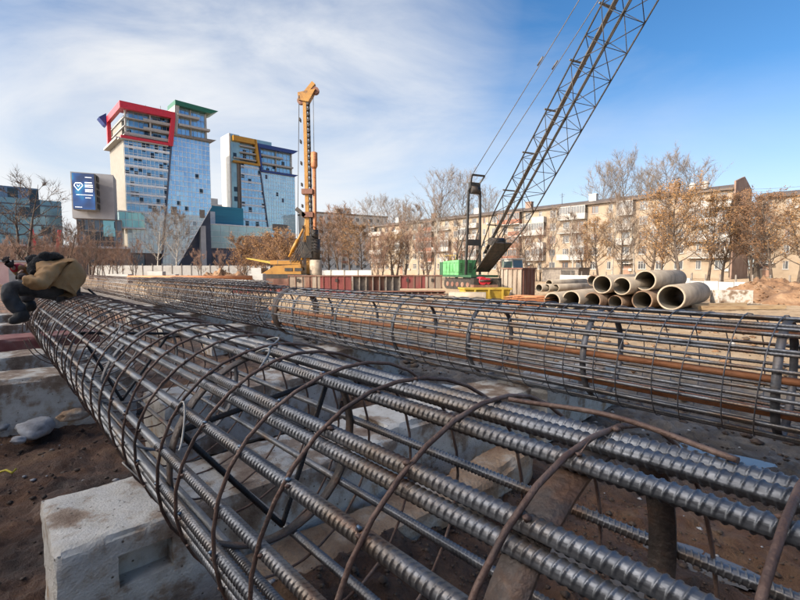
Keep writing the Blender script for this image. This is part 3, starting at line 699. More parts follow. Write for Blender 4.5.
def left_office():
    o = at(62, 268, 178); o.z = 0
    T = thing('dark_glass_office', o, ROT_N, 'dark blue stepped glass office block behind the bare trees', 'office block')
    G = glass_grid('office_dark_glass', (0.05, 0.08, 0.13), (0.12, 0.18, 0.27), 3.0, 3.5, 'x', 0.1, 0.45, 0.15)
    mb = MB(); mb.box(-60, -6, 0, 18, 0, 32.0); mb.build('main_block', [G], T)
    mb = MB(); mb.box(-22, 0.5, -3, -.1, 0, 27.5); mb.build('lower_block', [glass_grid('office_teal_glass', (0.06, 0.12, 0.17), (0.15, 0.26, 0.32), 3.0, 3.5, 'x', 0.1, 0.45, 0.15)], T)
    mb = MB()
    for k in range(9): mb.box(-60, -22.1, -.2, -.02, k * 3.5 + 2.8, k * 3.5 + 3.4)
    for k in range(7): mb.box(-22, .6, -3.2, -3.02, k * 3.7 + 3.0, k * 3.7 + 3.4)
    mb.build('floor_bands', M_DARKCL, T)
    mb = MB(); mb.box(-40, -30, 5, 12, 32.02, 34.5); mb.build('roof_plant', M_DARKCL, T)
    o = at(20, 268, 120); o.z = 0
    T = thing('low_hall', o, ROT_N, 'long low beige hall with red slanting props at the far left', 'hall')
    mb = MB(); mb.box(-45, 26, 0, 14, 0, 7.6); mb.build('wall', M_BROWNCL, T)
    mb = MB(); mb.box(-45.5, 26.5, -.6, 14.5, 7.61, 8.2); mb.build('roof', M_GREYCL, T)
    for x in range(-40, 24, 5):
        mb = MB(); mb.box(x, x + 3.2, -.1, -.01, 1, 4.2); mb.build('window', M_DARKGL, T)
    for x0, x1 in ((2.6, 4.2), (8.6, 7.0)):
        mb = MB(); mb.bar((x1, -3, 0), (x0, -3, 12.2), .75, .75); mb.build('red_prop', M_REDP, T)
left_office()

def white_block():
    o = at(322, 268, 205); o.z = 0
    T = thing('white_panel_block', o, ROT_N - R(12), 'pale grey panel apartment block with a roof hut standing behind the drilling rig', 'apartment block')
    mb = MB(); mb.box(-6, 34, 0, 14, 0, 26.5); mb.build('wall', M_WALL_GREY, T)
    rf = MB(); rf.box(-6.4, 34.4, -.4, 14.4, 26.51, 27.1); rf = rf.build('roof', M_ROOF, T)
    mb = MB(); mb.box(10, 16, 3, 9, 27.11, 30.0); mb.build('roof_hut', M_WALL_GREY, rf)
    wm_ = MB(); wm_.box(0, 1.5, -.12, .02, 0, 1.7, 0); wm_.box(.1, .7, -.14, -.121, .1, 1.6, 1); wm_.box(.8, 1.4, -.14, -.121, .1, 1.6, 1)
    me = wm_.mesh('window', [M_SASH, M_PANE])
    for i in range(10):
        for k in range(8):
            link('window', me, T, (-4.5 + i * 3.6, 0, 2.0 + k * 3.1))
    for k in range(7):
        mb = MB(); mb.box(9.4, 12.8, -1.1, -.15, 4.2 + k * 3.1, 5.3 + k * 3.1); mb.build('balcony', M_BALC_R, T)
    o = at(214, 268, 260); o.z = 0
    T = thing('far_pale_block', o, ROT_N, 'small pale block seen in the gap between the two glass towers', 'building')
    mb = MB(); mb.box(-6, 6, 0, 10, 0, 38.5); mb.build('wall', M_WALL_GREY, T)
    mb = MB(); mb.box(-3, 4, 2, 8, 38.5, 42); mb.build('roof_hut', M_WALL_GREY, T)
    mb = MB()
    for k in range(10): mb.box(-5, 5, -.1, -.02, 4 + 3.4 * k, 5.6 + 3.4 * k)
    mb.build('window_bands', M_DARKGL, T)
white_block()

# ------------------------------------------------------------------ brick apartment blocks
def window_mesh(w, h, sash, style):
    mb = MB(); f = .09
    mb.box(0, w, -.16, -.03, 0, f, 0); mb.box(0, w, -.16, -.03, h - f, h, 0)
    mb.box(0, f, -.16, -.03, f, h - f, 0); mb.box(w - f, w, -.16, -.03, f, h - f, 0)
    xs = (w * .62,) if style == 0 else (w * .34, w * .67)
    for x in xs: mb.box(x - .04, x + .04, -.15, -.04, f, h - f, 0)
    if style == 1: mb.box(f, w - f, -.15, -.045, h * .7, h * .7 + .06, 0)
    mb.quad((f, -.1, f), (w - f, -.1, f), (w - f, -.1, h - f), (f, -.1, h - f), 1)
    mb.box(-.1, w + .1, .003, .14, -.09, -.02, 2)
    return mb.mesh('window', [sash, M_PANE, M_WALL_GREY])
def balcony_mesh(w, panel, style):
    mb = MB()
    mb.box(0, w, .01, 1.15, -.16, 0, 1)
    if style == 0:      # solid panels
        mb.box(0, w, 1.07, 1.14, .003, 1.0, 0); mb.box(0, .07, .01, 1.066, .003, 1.0, 0); mb.box(w - .07, w, .01, 1.066, .003, 1.0, 0)
        mb.box(-.03, w + .03, 1.04, 1.17, 1.003, 1.06, 1)
    elif style == 1:    # glazed in
        mb.box(0, w, 1.07, 1.14, .003, 1.0, 0); mb.box(0, .07, .01, 1.066, .003, 1.0, 0); mb.box(w - .07, w, .01, 1.066, .003, 1.0, 0)
        k = 5
        for i in range(k + 1):
            x = i * (w - .08) / k; mb.box(x, x + .08, 1.06, 1.13, 1.003, 2.4, 2)
        mb.box(0, w, 1.0, 1.16, 2.403, 2.55, 2); mb.quad((.05, 1.08, 1.0), (w - .05, 1.08, 1.0), (w - .05, 1.08, 2.4), (.05, 1.08, 2.4), 3)
        mb.quad((.02, .05, 1.0), (.02, 1.07, 1.0), (.02, 1.07, 2.4), (.02, .05, 2.4), 3)
    else:               # open rail with slats
        n = int(w / .16)
        for i in range(n + 1):
            x = i * (w - .04) / n; mb.box(x, x + .04, 1.09, 1.13, .003, .97, 0)
        mb.box(0, w, 1.07, 1.15, .973, 1.04, 1)
    return mb.mesh('balcony', [panel, M_SLAB, M_SASH_BR if panel == M_BALC_R else M_SASH, M_PANE])
def apartment(pos, rz, nb, label, x_first=0.0, H=14.4, balc=None, near_first=True, bays=3.0, name='brick_apartment_block', seed=3):
    r_ = random.Random(seed)
    T = thing(name, pos, rz, label, 'apartment block', 'five storey apartment blocks')
    L = nb * bays; dep = 12.0; fh = 2.75; base = 0.75
    zs = [base + k * fh for k in range(6)]
    mb = MB()
    mb.box(0, L, -dep, -0.35, 0, H, 0)                                    # body behind the openings
    mb.box(0, L, -.349, -.001, 0, zs[0] + .85, 0)
    openings = []
    for k in range(5):
        z0 = zs[k] + .85; z1 = z0 + 1.5
        top = zs[k + 1] + .85 if k < 4 else H
        mb.box(0, L, -.349, 0, z1, top, 0)
        px = 0.0
        for i in range(nb):
            w = 1.4 if (i * 7 + 3) % 5 else .8
            x = i * bays + (bays - w) / 2
            mb.box(px, x, -.349, -.0005, z0, z1, 0); px = x + w
            openings.append((x, z0, w, i, k))
        mb.box(px, L, -.349, -.0005, z0, z1, 0)
    mb.build('wall', M_WALL, T)
    mb = MB(); mb.box(-.25, -.003, -dep - .2, .2, 0, H + 1.4); mb.poly([(-.25, .2, H + 1.4), (-.25, -dep - .2, H + 1.4), (-.25, -dep * .5, H + 2.9)]); mb.poly([(-.003, .2, H + 1.4), (-.003, -dep - .2, H + 1.4), (-.003, -dep * .5, H + 2.9)]); mb.quad((-.25, .2, H + 1.4), (-.003, .2, H + 1.4), (-.003, -dep * .5, H + 2.9), (-.25, -dep * .5, H + 2.9)); mb.quad((-.25, -dep - .2, H + 1.4), (-.003, -dep - .2, H + 1.4), (-.003, -dep * .5, H + 2.9), (-.25, -dep * .5, H + 2.9)); mb.build('gable_wall', M_WALL_END, T)
    mb = MB()
    mb.hexa([(-.0, -dep - .6, H + .003), (L + .3, -dep - .6, H + .003), (L + .3, .75, H + .003), (0, .75, H + .003), (0, -dep - .6, H + .3), (L + .3, -dep - .6, H + .3), (L + .3, .8, H + .3), (0, .8, H + .3)])
    mb.hexa([(0, -dep, H + .301), (L, -dep, H + .301), (L, .4, H + .301), (0, .4, H + .301), (0, -dep * .55, H + 1.7), (L, -dep * .55, H + 1.7), (L, -dep * .45, H + 1.7), (0, -dep * .45, H + 1.7)])
    rf = mb.build('roof', M_ROOF, T)
    for i in range(3, nb, 5):
        x = i * bays
        mb = MB(); mb.box(x, x + 1.5, -4.6, -3.6, H + .8, H + 2.6); mb.box(x - .1, x + 1.6, -4.7, -3.5, H + 2.6, H + 2.75); mb.build('chimney', M_WALL_END if i % 2 else M_WALL_GREY, rf)
    for x in (4.4, 6.3):
        mb = MB(); mb.tube([(x, -1.6, H + 0.8), (x, -1.6, H + 1.7)], .55, 12); mb.tube([(x, -1.6, H + 1.7), (x, -1.6, H + 2.2)], [.7, .25], 12); mb.build('vent_cowl', M_SLAB, rf)
    for i in range(2, nb, 4):
        x = i * bays + 1.1
        mb = MB(); mb.tube([(x, -3, H + .5), (x, -3, H + 3.6)], .05, 5); mb.bar((x - .6, -3, H + 3.2), (x + .6, -3, H + 3.2), .05); mb.bar((x - .4, -3, H + 2.8), (x + .4, -3, H + 2.8), .05); mb.build('aerial', M_BLACK, rf)
    wmesh = {}
    far = MB()
    cnt = 0
    openings.sort(key=lambda q: q[3])
    for (x, z, w, i, k) in openings:
        key = (w, r_.choice((0, 0, 1)), r_.random() < .18)
        if key not in wmesh: wmesh[key] = window_mesh(w, 1.5, M_SASH_BR if key[2] else M_SASH, key[1])
        if cnt < 100:
            link('window', wmesh[key], T, (x, 0, z)); cnt += 1
        else:
            me = wmesh[key]; b0 = len(far.v)
            far.v += [(v.co.x + x, v.co.y, v.co.z + z) for v in me.vertices]
            for p in me.polygons:
                far.f.append(tuple(b0 + q for q in p.vertices)); far.m.append(p.material_index); far.sm.append(False)
    if far.v:
        o = far.build('far_windows', [M_SASH, M_PANE, M_WALL_GREY], T); o['kind'] = 'stuff'
    bm_ = {}
    for (i, panel, ks) in (balc or []):
        for k in ks:
            st = r_.choice((0, 0, 1, 1, 2)) if panel is M_BALC_W else r_.choice((1, 1, 0))
            key = (panel.name, st)
            if key not in bm_: bm_[key] = balcony_mesh(2.9, panel, st)
            link('balcony', bm_[key], T, (i * bays + .05, 0, zs[k] + .1))
            b_ = None
    for i in range(5, nb, 7):
        mb = MB(); mb.box(i * bays + .5, i * bays + 1.7, .02, .1, .2, 2.3); dr = mb.build('door', M_SASH_BR, T)
        mb = MB(); mb.box(i * bays, i * bays + 2.4, .02, 1.4, 2.6, 2.75); mb.build('door_canopy', M_SLAB, T)
    for q in range(14):
        i = r_.randrange(nb); k = r_.randrange(5); x = i * bays + .15
        mb = MB(); mb.box(x, x + .62, .03, .32, zs[k] + .5, zs[k] + .98); mb.box(x + .1, x + .5, .321, .33, zs[k] + .55, zs[k] + .93); mb.build('air_conditioner', M_SLAB, T)
    mb = MB()
    for i in range(0, nb + 1, 8): 
        x = min(L - .2, i * bays + .1); mb.tube([(x, .12, .3), (x, .12, H)], .07, 6)
    mb.build('downpipes', M_RIB, T)
    return T
W4 = (1, 2, 3, 4)
bal = [(0, M_BALC_W, W4), (1, M_BALC_W, (1, 2, 3, 4)), (5, M_BALC_W, W4), (8, M_BALC_W, W4), (9, M_BALC_W, (1, 3, 4)), (13, M_BALC_R, W4), (14, M_BALC_R, (1, 2, 4)), (17, M_BALC_W, W4), (18, M_BALC_W, W4), (22, M_BALC_R, W4), (23, M_BALC_R, (2, 3)), (3, M_BALC_W, (2, 3, 4)), (11, M_BALC_W, W4), (12, M_BALC_W, (1, 3)), (20, M_BALC_W, W4), (21, M_BALC_W, (2, 4)), (26, M_BALC_W, W4), (29, M_BALC_W, W4), (30, M_BALC_W, (1, 2, 4))]
apartment(P(17.6, 89.7), ROT_D, 31, 'long cream five storey apartment block behind the crane, with balconies and a brown gable', balc=bal)
bal2 = [(9, M_BALC_W, W4), (8, M_BALC_W, (2, 4)), (5, M_BALC_W, W4), (2, M_BALC_R, W4)]
apartment(P(-22, 105), ROT_D, 13, 'cream apartment block cut by the right edge of the photo', balc=bal2, seed=9)
# the block that stands behind the photographer and keeps the near cages in shade
apartment(P(20, -20), ROT_D + math.pi, 18, 'apartment block behind the viewer shading the steel cages', H=15.0, balc=[(3, M_BALC_W, W4), (9, M_BALC_W, W4)], seed=11)
# ------------------------------------------------------------------ reinforcing cages
def rebar_mesh(name, x0, x1, r, rib_x0=None, rib_x1=None, pitch=0.0155, h=0.0017, n=18):
    """ribbed bar along local x: two rows of slanted crescent ribs and two lengthwise fins"""
    xs = []
    if rib_x0 is None: xs = [x0, x1]; rib_x0 = rib_x1 = x0 - 1
    else:
        x = rib_x0; xs = [x0] if x0 < rib_x0 - 1e-6 else []
        st = pitch / 16
        while x <= rib_x1: xs.append(x); x += st
        k = xs[-1]
        while k + .7 < x1: k += .7; xs.append(k)
        xs.append(x1)
    verts = []; faces = []
    for x in xs:
        rib = rib_x0 <= x <= rib_x1
        for k in range(n):
            a = 2 * math.pi * k / n
            rr = r
            if rib:
                s2 = abs(math.sin(a))                        # crescent: highest mid-side, dies out at the fins
                side = 1 if math.sin(a) > 0 else -1
                ph = ((x - rib_x0) / pitch + side * 0.95 * (a / math.pi) + (0.5 if side < 0 else 0)) % 1.0
                q = max(0.0, 1 - abs(ph - 0.5) / 0.14)
                rr += h * min(1, 2.2 * q) * min(1.0, s2 * 1.5) * (s2 > .25)
                if s2 < 0.2: rr += h * 1.0
            verts.append((x, rr * math.cos(a), rr * math.sin(a)))
    m_ = len(xs)
    for i in range(m_ - 1):
        for k in range(n):
            k2 = (k + 1) % n
            faces.append((i * n + k, (i + 1) * n + k, (i + 1) * n + k2, i * n + k2))
    faces.append(tuple(range(n))); faces.append(tuple((m_ - 1) * n + k for k in reversed(range(n))))
    me = bpy.data.meshes.new(name); me.from_pydata(verts, [], faces)
    sm = [True] * len(faces); sm[-1] = sm[-2] = False
    me.polygons.foreach_set('use_smooth', sm)
    return me
def yz(th, r):
    a = R(th); return (r * math.cos(a), r * math.sin(a))
def ring_band(mb, x, r, w=0.055, thk=0.007, n=44):
    base = len(mb.v)
    for k in range(n):
        a = 2 * math.pi * k / n; c, s_ = math.cos(a), math.sin(a)
        for (dx, rr) in ((-w / 2, r), (w / 2, r), (w / 2, r - thk), (-w / 2, r - thk)):
            mb.v.append((x + dx, rr * c, rr * s_))
    for k in range(n):
        a = base + k * 4; b_ = base + ((k + 1) % n) * 4
        for q in range(4):
            q2 = (q + 1) % 4
            mb.f.append((a + q, b_ + q, b_ + q2, a + q2)); mb.m.append(0); mb.sm.append(q in (0, 2))
def spiral(mb, x0, x1, r, pitch, wire, n=8, per=28, phase=0.0, seed=0, wob=0.006):
    pts = []; k = 0; turns = (x1 - x0) / pitch; N_ = int(turns * per)
    for i in range(N_ + 1):
        th = phase - 2 * math.pi * i / per
        x = x0 + pitch * i / per + wob * math.sin(i * .37 + seed) + 0.018 * math.sin(th * 0.5 + seed)
        rr = r + 0.004 * math.sin(i * .9 + seed)
        pts.append((x, rr * math.cos(th), rr * math.sin(th)))
    mb.tube(pts, wire, n)

RB = 0.0148
RBC = 0.405                                    # bar-centre radius
def cage_near():
    zc = CAM_H - 0.717
    T = thing('reinforcing_cage', P(0, 0.825, zc), ROT_D, 'nearest rebar cage, its thick ribbed bars running from the foreground to the seated worker', 'rebar cage', 'rebar cages laid out in rows')
    me = rebar_mesh('main_bar', -1.6, 6.95, RB, -0.55, 1.72, 0.0152, 0.0030, 24)
    me.materials.append(M_STEEL)
    def put(th, r=RBC, x=0.0, roll=None, mesh=me):
        y, z = yz(th, r)
        o = link('main_bar', mesh, T, (x, y, z)); o.rotation_euler = (R(rnd.uniform(0, 360)) if roll is None else R(roll), R(rnd.uniform(-.07, .07)), R(rnd.uniform(-.07, .07)))
        return o
    # roll turns the pair of ribbed faces to the sky, as on the bars in front of the camera
    for th, roll in ((91.3, 10), (74.8, -20), (54.4, -25), (33.7, -50), (12.8, -60), (-6, -80), (-20, 70)):
        put(th, roll=roll, x=rnd.uniform(-.006, .006))
    put(86.9, RBC - .006, .004, 0); put(49.4, RBC - .012, .003, -20); put(-13, RBC - .004, .002, 60)
    for th in (137, 177.4, 217.5, 258, 295, 325):
        put(th, x=rnd.uniform(-.006, .006))
    # flat stiffening rings with triangle braces
    bme = rebar_mesh('ring_brace', 0, 0.655, 0.011, 0.03, 0.62, 0.012, 0.0012, 12); bme.materials.append(M_STEEL_DARK)
    for i, x in enumerate((0.347, 1.655, 2.93, 4.2, 5.45, 6.7)):
        mb = MB(); ring_band(mb, x, RBC - RB - .001, 0.062 if i == 0 else 0.05)
        mb.build('stiffening_ring', M_BAND if i < 2 else M_BAND_GREY, T)
        if i in (1, 3):
            vv = [22 + i * 7 - 7, 142 + i * 7 - 7, 262 + i * 7 - 7]
            for q in range(3):
                a = Vector((x + .03, *yz(vv[q], RBC - RB - .02))); c = Vector((x + .03, *yz(vv[(q + 1) % 3], RBC - RB - .02)))
                o = link('ring_brace', bme, T, a); dv = c - a
                o.rotation_euler = dv.to_track_quat('X', 'Z').to_euler(); o.scale = (dv.length / .655, 1, 1)
    mb = MB(); spiral(mb, -1.45, 6.92, RBC + RB + .0055, 0.2585, 0.0055, 8, 32, phase=R(54.4) - 2 * math.pi * 0.0 + R(360 * ((0.607 + 1.45) / .2585 % 1)), seed=2)
    mb.build('hoop_spiral', M_HOOP, T)
    # end hoops at the worker's end, sprung open
    mb = MB()
    for x, rr, oy in ((6.93, .425, 0), (6.99, .45, .03), (7.06, .47, .05)):
        mb.tube([(x + .02 * math.sin(a * .2), oy + rr * math.cos(a * .21), rr * math.sin(a * .21) - oy) for a in range(30)], .006, 7)
    mb.build('end_hoops', M_HOOP, T)
    # weld beads where hoops cross the bars
    mb = MB()
    for k in range(-4, 12):
        for th in (91.3, 74.8, 54.4, 33.7, 12.8, -6):
            if (k * 31 + int(th) * 7) % 10 < 5: 
                x = 0.607 + .2585 * k - .2585 * (th - 54.4) / 360 + .003
                y, z = yz(th + 1.5, RBC + RB + .001)
                lump(mb, Vector((x + .008, y, z)), .0075, 0, 0, .9)
    mb.build('weld_beads', M_WELD, T)
    mb = MB()
    for k in range(-5, 20):
        for th in (91.3, 74.8, 54.4, 33.7, 12.8, -6, -20, 137, 177.4, 217.5):
            x = 0.607 + .2585 * k - .2585 * (th - 54.4) / 360
            y, z = yz(th, RBC + RB + .003)
            lump(mb, Vector((x, y, z)), rnd.uniform(.006, .0085), 0, 0, .9)
            if (k * 17 + int(th)) % 3 == 0:
                y2, z2 = yz(th + rnd.uniform(-4, 4), RBC + RB + rnd.uniform(.012, .03)); mb.cone((x, y, z), (x + rnd.uniform(-.03, .03), y2, z2), .002, 0, 4)
    o = mb.build('tie_knots', M_HOOP, T); o['kind'] = 'stuff'
    # tie wires and a loose end of hoop lying on the top bar
    for (th, x, l) in ((33.7, 1.56, .10), (74.8, 1.45, .12), (-20, 2.15, .14), (91, 1.62, .1), (54, 3.1, .09)):
        mb = MB(); y, z = yz(th, RBC + RB + .006); pts = []
        for i in range(12):
            q = i / 11
            y, z = yz(th + 6 * math.sin(q * 5) - 8 * q, RBC + RB + .008 + .012 * math.sin(q * 6.3))
            pts.append((x - l * (q - .5) * 1.6, y, z))
        mb.tube(pts, .0035, 6); mb.build('tie_wire', M_WIRE, T)
    mb = MB(); pts = []
    for i in range(26):
        q = i / 25
        y, z = yz(93 - 3 * q + 5 * math.sin(q * 3.1), RBC + RB + .007 + .010 * math.sin(q * math.pi) ** 2)
        pts.append((0.56 - .42 * q, y, z))
    mb.tube(pts, .0055, 8); mb.build('loose_hoop_end', M_HOOP, T)
cage_near()

def cage_mid():
    zc = CAM_H - 0.739
    T = thing('reinforcing_cage', P(0, 3.95, zc), ROT_D, 'second rebar cage beyond the nearest one, with two orange rusted tubes among its bars', 'rebar cage', 'rebar cages laid out in rows')
    me = rebar_mesh('main_bar', -2.2, 7.1, 0.0125, -0.6, 2.6, 0.02, 0.0016, 12); me.materials.append(M_STEEL)
    for th in (88, 66, 62.5, 51.6, 34.2, 31.5, 15.5, -2, -10, -21, -39, -44, -58, 110, 155, 177, 200, 222, 245, 270, 290):
        y, z = yz(th, RBC + (0 if th not in (62.5, 31.5, -44) else -.01))
        o = link('main_bar', me, T, (rnd.uniform(-.02, .02), y, z)); o.rotation_euler = (R(rnd.uniform(0, 360)), R(rnd.uniform(-.1, .1)), R(rnd.uniform(-.1, .1)))
    for th in (7.5, -30, 132, 235):
        y, z = yz(th, RBC - .045)
        mb = MB(); mb.tube([(-2.3, 0, 0), (2.5, 0, .004), (7.2, 0, 0)], .026, 16); mb.build('sounding_tube', M_TUBE_RUST, T, (0, y, z))
    for x in (-.8, .437, 1.66, 2.85, 4.0, 5.2, 6.4):
        mb = MB(); ring_band(mb, x, RBC - .015, .05); mb.build('stiffening_ring', M_BAND_GREY, T)
    mb = MB(); ring_band(mb, 6.95, RBC + .006, .20, .006); mb.build('end_collar', M_BAND, T)
    mb = MB(); spiral(mb, -1.9, 7.0, RBC + .018, .215, .0043, 7, 26, phase=R(60), seed=5); mb.build('hoop_spiral', M_BAND_GREY, T)
cage_mid()

def cage_far_meshes():
    L = 11.0
    bar = MB(); bar.tube([(0, 0, 0), (L, 0, 0)], .0135, 6); barm = bar.mesh('main_bar', M_STEEL)
    sp = MB(); spiral(sp, .1, L - .1, RBC + .02, .16, .0055, 4, 18, seed=1); spm = sp.mesh('hoop_spiral', M_HOOP)
    rg = MB(); ring_band(rg, 0, RBC - .02, .05, .008, 28); rgm = rg.mesh('stiffening_ring', M_BAND)
    return L, barm, spm, rgm
FAR = cage_far_meshes()
def cage_far(t0, s, z, label, rz=0.0):
    L, barm, spm, rgm = FAR
    T = thing('reinforcing_cage', P(t0, s, z), ROT_D + rz, label, 'rebar cage', 'rebar cages laid out in rows')
    for k in range(16):
        y, zz = yz(k * 22.5 + 7, RBC); link('main_bar', barm, T, (0, y, zz))
    link('hoop_spiral', spm, T)
    for k in range(8): link('stiffening_ring', rgm, T, (.4 + k * 1.45, 0, 0))
    return T
cage_far(7.45, 4.05, CAM_H - .735, 'rebar cage continuing the line of the cage with orange tubes, further left')
cage_far(7.6, .88, CAM_H - .80, 'rebar cage behind the seated worker at the far left')
cage_far(11.5, 5.6, CAM_H - .80, 'rebar cage lying in the far row below the white fence')
cage_far(18.7, 4.2, CAM_H - .76, 'rebar cage at the far end of the second row, nearest the white fence')
cage_far(15, 7.4, CAM_H - .85, 'farthest rebar cage before the clay heap')

# ------------------------------------------------------------------ concrete blocks and stones
def rough_block(name, sx, sy, sz, mat, seed, parent=None, notch=None, amp=0.012, res=0.045, chips=0.05):
    bm = bmesh.new()
    bmesh.ops.create_cube(bm, size=1)
    for v in bm.verts: v.co = Vector((v.co.x * sx, v.co.y * sy, (v.co.z + .5) * sz))
    nx, ny, nz_ = (max(2, int(q / res)) for q in (sx, sy, sz))
    for ax, k, ln in ((0, nx, sx), (1, ny, sy), (2, nz_, sz)):
        for i in range(1, k):
            co = Vector((0, 0, 0)); no = Vector((0, 0, 0)); no[ax] = 1
            co[ax] = (ln * i / k) - (ln / 2 if ax < 2 else 0)
            bmesh.ops.bisect_plane(bm, geom=bm.verts[:] + bm.edges[:] + bm.faces[:], plane_co=co, plane_no=no)
    if notch:
        x0, x1, z0, z1, dpt = notch
        fs_ = [f for f in bm.faces if f.normal.y < -.9 and x0 < f.calc_center_median().x < x1 and z0 < f.calc_center_median().z < z1]
        if fs_:
            ex = bmesh.ops.extrude_face_region(bm, geom=fs_)
            vs_ = [g for g in ex['geom'] if isinstance(g, bmesh.types.BMVert)]
            bmesh.ops.delete(bm, geom=fs_, context='FACES')
            for v in vs_: v.co.y += dpt
    bm.normal_update()
    hx, hy = sx / 2, sy / 2
    for v in bm.verts:
        c = v.co
        # round and chip the arrises
        e = sorted([hx - abs(c.x), hy - abs(c.y), min(c.z, sz - c.z)])
        edge = max(0, 1 - e[1] / 0.03) if e[0] < 1e-4 else 0
        q = c * 4.0 + Vector((seed * 3.1, 0, 0))
        n1 = noise.fractal(q, 1, 2, 4) * .5 + noise.fractal(q * 4, 1, 2, 3) * .35; n2 = noise.noise(c * 2.3 + Vector((0, seed * 1.7, 0)))
        d = n1 * amp
        cc = Vector((0, 0, sz / 2)); inward = Vector((-c.x / hx, -c.y / hy, -(c.z - sz / 2) / (sz / 2)))
        ch = edge * (0.006 + chips * 1.5 * max(0, n2 - .1) + .02 * max(0, noise.noise(c * 9)))
        if v.normal.length: v.co = c + v.normal * d - v.normal * ch * 1.4
    me = bpy.data.meshes.new(name); bm.to_mesh(me); bm.free()
    for p in me.polygons: p.use_smooth = True
    me.set_sharp_from_angle(angle=R(32))
    me.materials.append(mat)
    o = bpy.data.objects.new(name, me); COL.objects.link(o)
    if parent: o.parent = parent
    return o
def block(t, s, z, lt, ls, h, mat, label, seed, rz=0, notch=None, name='concrete_block', cat='concrete block', group='concrete foundation blocks under the cages', **kw):
    """block centred at (t, s); its long side ls lies across the cages"""
    o = rough_block(name, ls, lt, h, mat, seed, notch=notch, **kw)
    p = P(t, s, z); o.location = p; o.rotation_euler = (0, 0, ROT_N + rz)
    tag(o, label, cat, group)
    return o
block(2.49, 1.08, 0, .60, 1.86, .578, M_CONC, 'nearest concrete foundation block under the rebar cage, with a lifting notch in its front', 2, notch=(-.72, -.50, .34, .48, .10), res=.024)
block(2.62, 2.98, 0, .56, 1.75, .56, M_CONC, 'concrete foundation block in line with the nearest one, its top pale and its end broken', 5, rz=R(-4), chips=.12)
block(1.98, 2.66, .0, .30, 1.1, .25, M_CONC_DIRTY, 'low clay stained concrete slab in front of the second foundation block', 9, rz=R(5), chips=.15, amp=.03)
block(1.98, 1.5, .06, .34, 1.3, .20, M_CONC_DIRTY, 'flat muddy concrete ledge at the foot of the nearest foundation block', 12, rz=R(-2), chips=.1, amp=.02)
block(2.5, 4.85, 0, .58, 1.8, .55, M_CONC, 'concrete foundation block under the right part of the second cage', 15, rz=R(2))
block(4.45, 2.0, 0, .58, 1.9, .57, M_CONC, 'concrete foundation block midway along the nearest cage', 18, rz=R(3))
block(5.6, 3.9, 0, .58, 2.0, .55, M_CONC, 'concrete foundation block under the middle of the second cage', 21)
block(6.35, .15, -.02, .6, 2.3, .60, M_CONC, 'long pale concrete block under the seated worker', 24, rz=R(-9), notch=(.75, .93, .2, .36, .06))
block(8.0, .35, 0, .6, 2.3, .57, M_CONC, 'concrete block behind the worker, next beyond the long pale one', 27, rz=R(4))
block(10.0, .3, 0, .7, 2.4, .58, M_CONC_RED, 'reddish painted concrete block at the far left', 30)
block(12.3, .4, 0, .6, 2.4, .58, M_CONC, 'pale concrete block at the far left beyond the red one', 33)
block(15.0, .5, 0, .6, 2.4, .58, M_CONC, 'last pale concrete block of the left row', 36)
for t in (9.2, 12.5, 16): block(t, 4.1, 0, .6, 1.8, .55, M_CONC, {9.2: 'concrete block under the second row of cages, nearest to the rusty collar', 12.5: 'concrete block under the middle of the far second row', 16: 'concrete block under the far end of the second row'}[t], int(t * 3), res=.09)
for t, s, zz in ((13, 5.7, 0), (18, 5.7, 0), (18, 7.4, 0), (22.5, 7.4, 0)):
    block(t, s, zz, .6, 1.6, .50, M_CONC, {(13, 5.7): 'concrete block under the near end of the third row', (18, 5.7): 'concrete block under the middle of the third row', (18, 7.4): 'concrete block under the near end of the fourth row', (22.5, 7.4): 'concrete block under the middle of the fourth row'}[(t, s)], int(t + s), res=.1)
def stone(p, r, label, seed, mat=M_STONE, sq=(1.3, .9, .6)):
    bm = bmesh.new(); bmesh.ops.create_icosphere(bm, subdivisions=3, radius=1)
    for v in bm.verts:
        k = 1 + .28 * noise.fractal(v.co * 1.3 + Vector((seed, 0, 0)), 1, 2, 4)
        v.co = Vector((v.co.x * sq[0] * k, v.co.y * sq[1] * k, v.co.z * sq[2] * k)) * r
    me = bpy.data.meshes.new('stone'); bm.to_mesh(me); bm.free(); me.materials.append(mat)
    for p_ in me.polygons: p_.use_smooth = True
    o = bpy.data.objects.new('stone', me); COL.objects.link(o); o.location = p; o.rotation_euler = (0, 0, seed)
    tag(o, label, 'stone')
stone(at(36, 428, 4.45), .165, 'pale whitish stone lying in the mud in front of the long block', 2)
stone(at(6, 424, 4.6), .11, 'small grey stone at the left edge beside the pale one', 5)
stone(at(74, 415, 4.5), .10, 'small muddy stone between the pale stone and the cage', 7, M_CONC_DIRTY)
stone(at(18, 440, 4.2), .06, 'fist sized grey stone below the pale stone', 9)
mb = MB(); mb.tube([at(0, 472, 3.6), at(6, 470, 3.6), at(12, 473, 3.55), at(16, 469, 3.6)], .009, 6)
tag(mb.build('strap', flat('yellow_webbing', (.5, .4, .03), .7)), 'scrap of yellow strap on the mud at the left edge', 'strap')
p = P(4.75, 3.2, 0)
T = thing('bag', p, ROT_D, 'small blue plastic bag lying under the second cage', 'bag')
mb = MB()
prof = [(.0, .02), (.03, .10), (.10, .13), (.2, .12), (.27, .06), (.3, .03)]
mb.tube([(0, 0, z) for z, r in prof], [r for z, r in prof], 12); mb.build('sack', flat('blue_plastic', (.02, .06, .22), .4), T)
mb = MB(); mb.tube([(0, 0, .295), (.02, .01, .34), (.05, .02, .35)], [.03, .045, .02], 8); mb.build('knot', flat('blue_plastic_knot', (.03, .08, .26), .4), T)
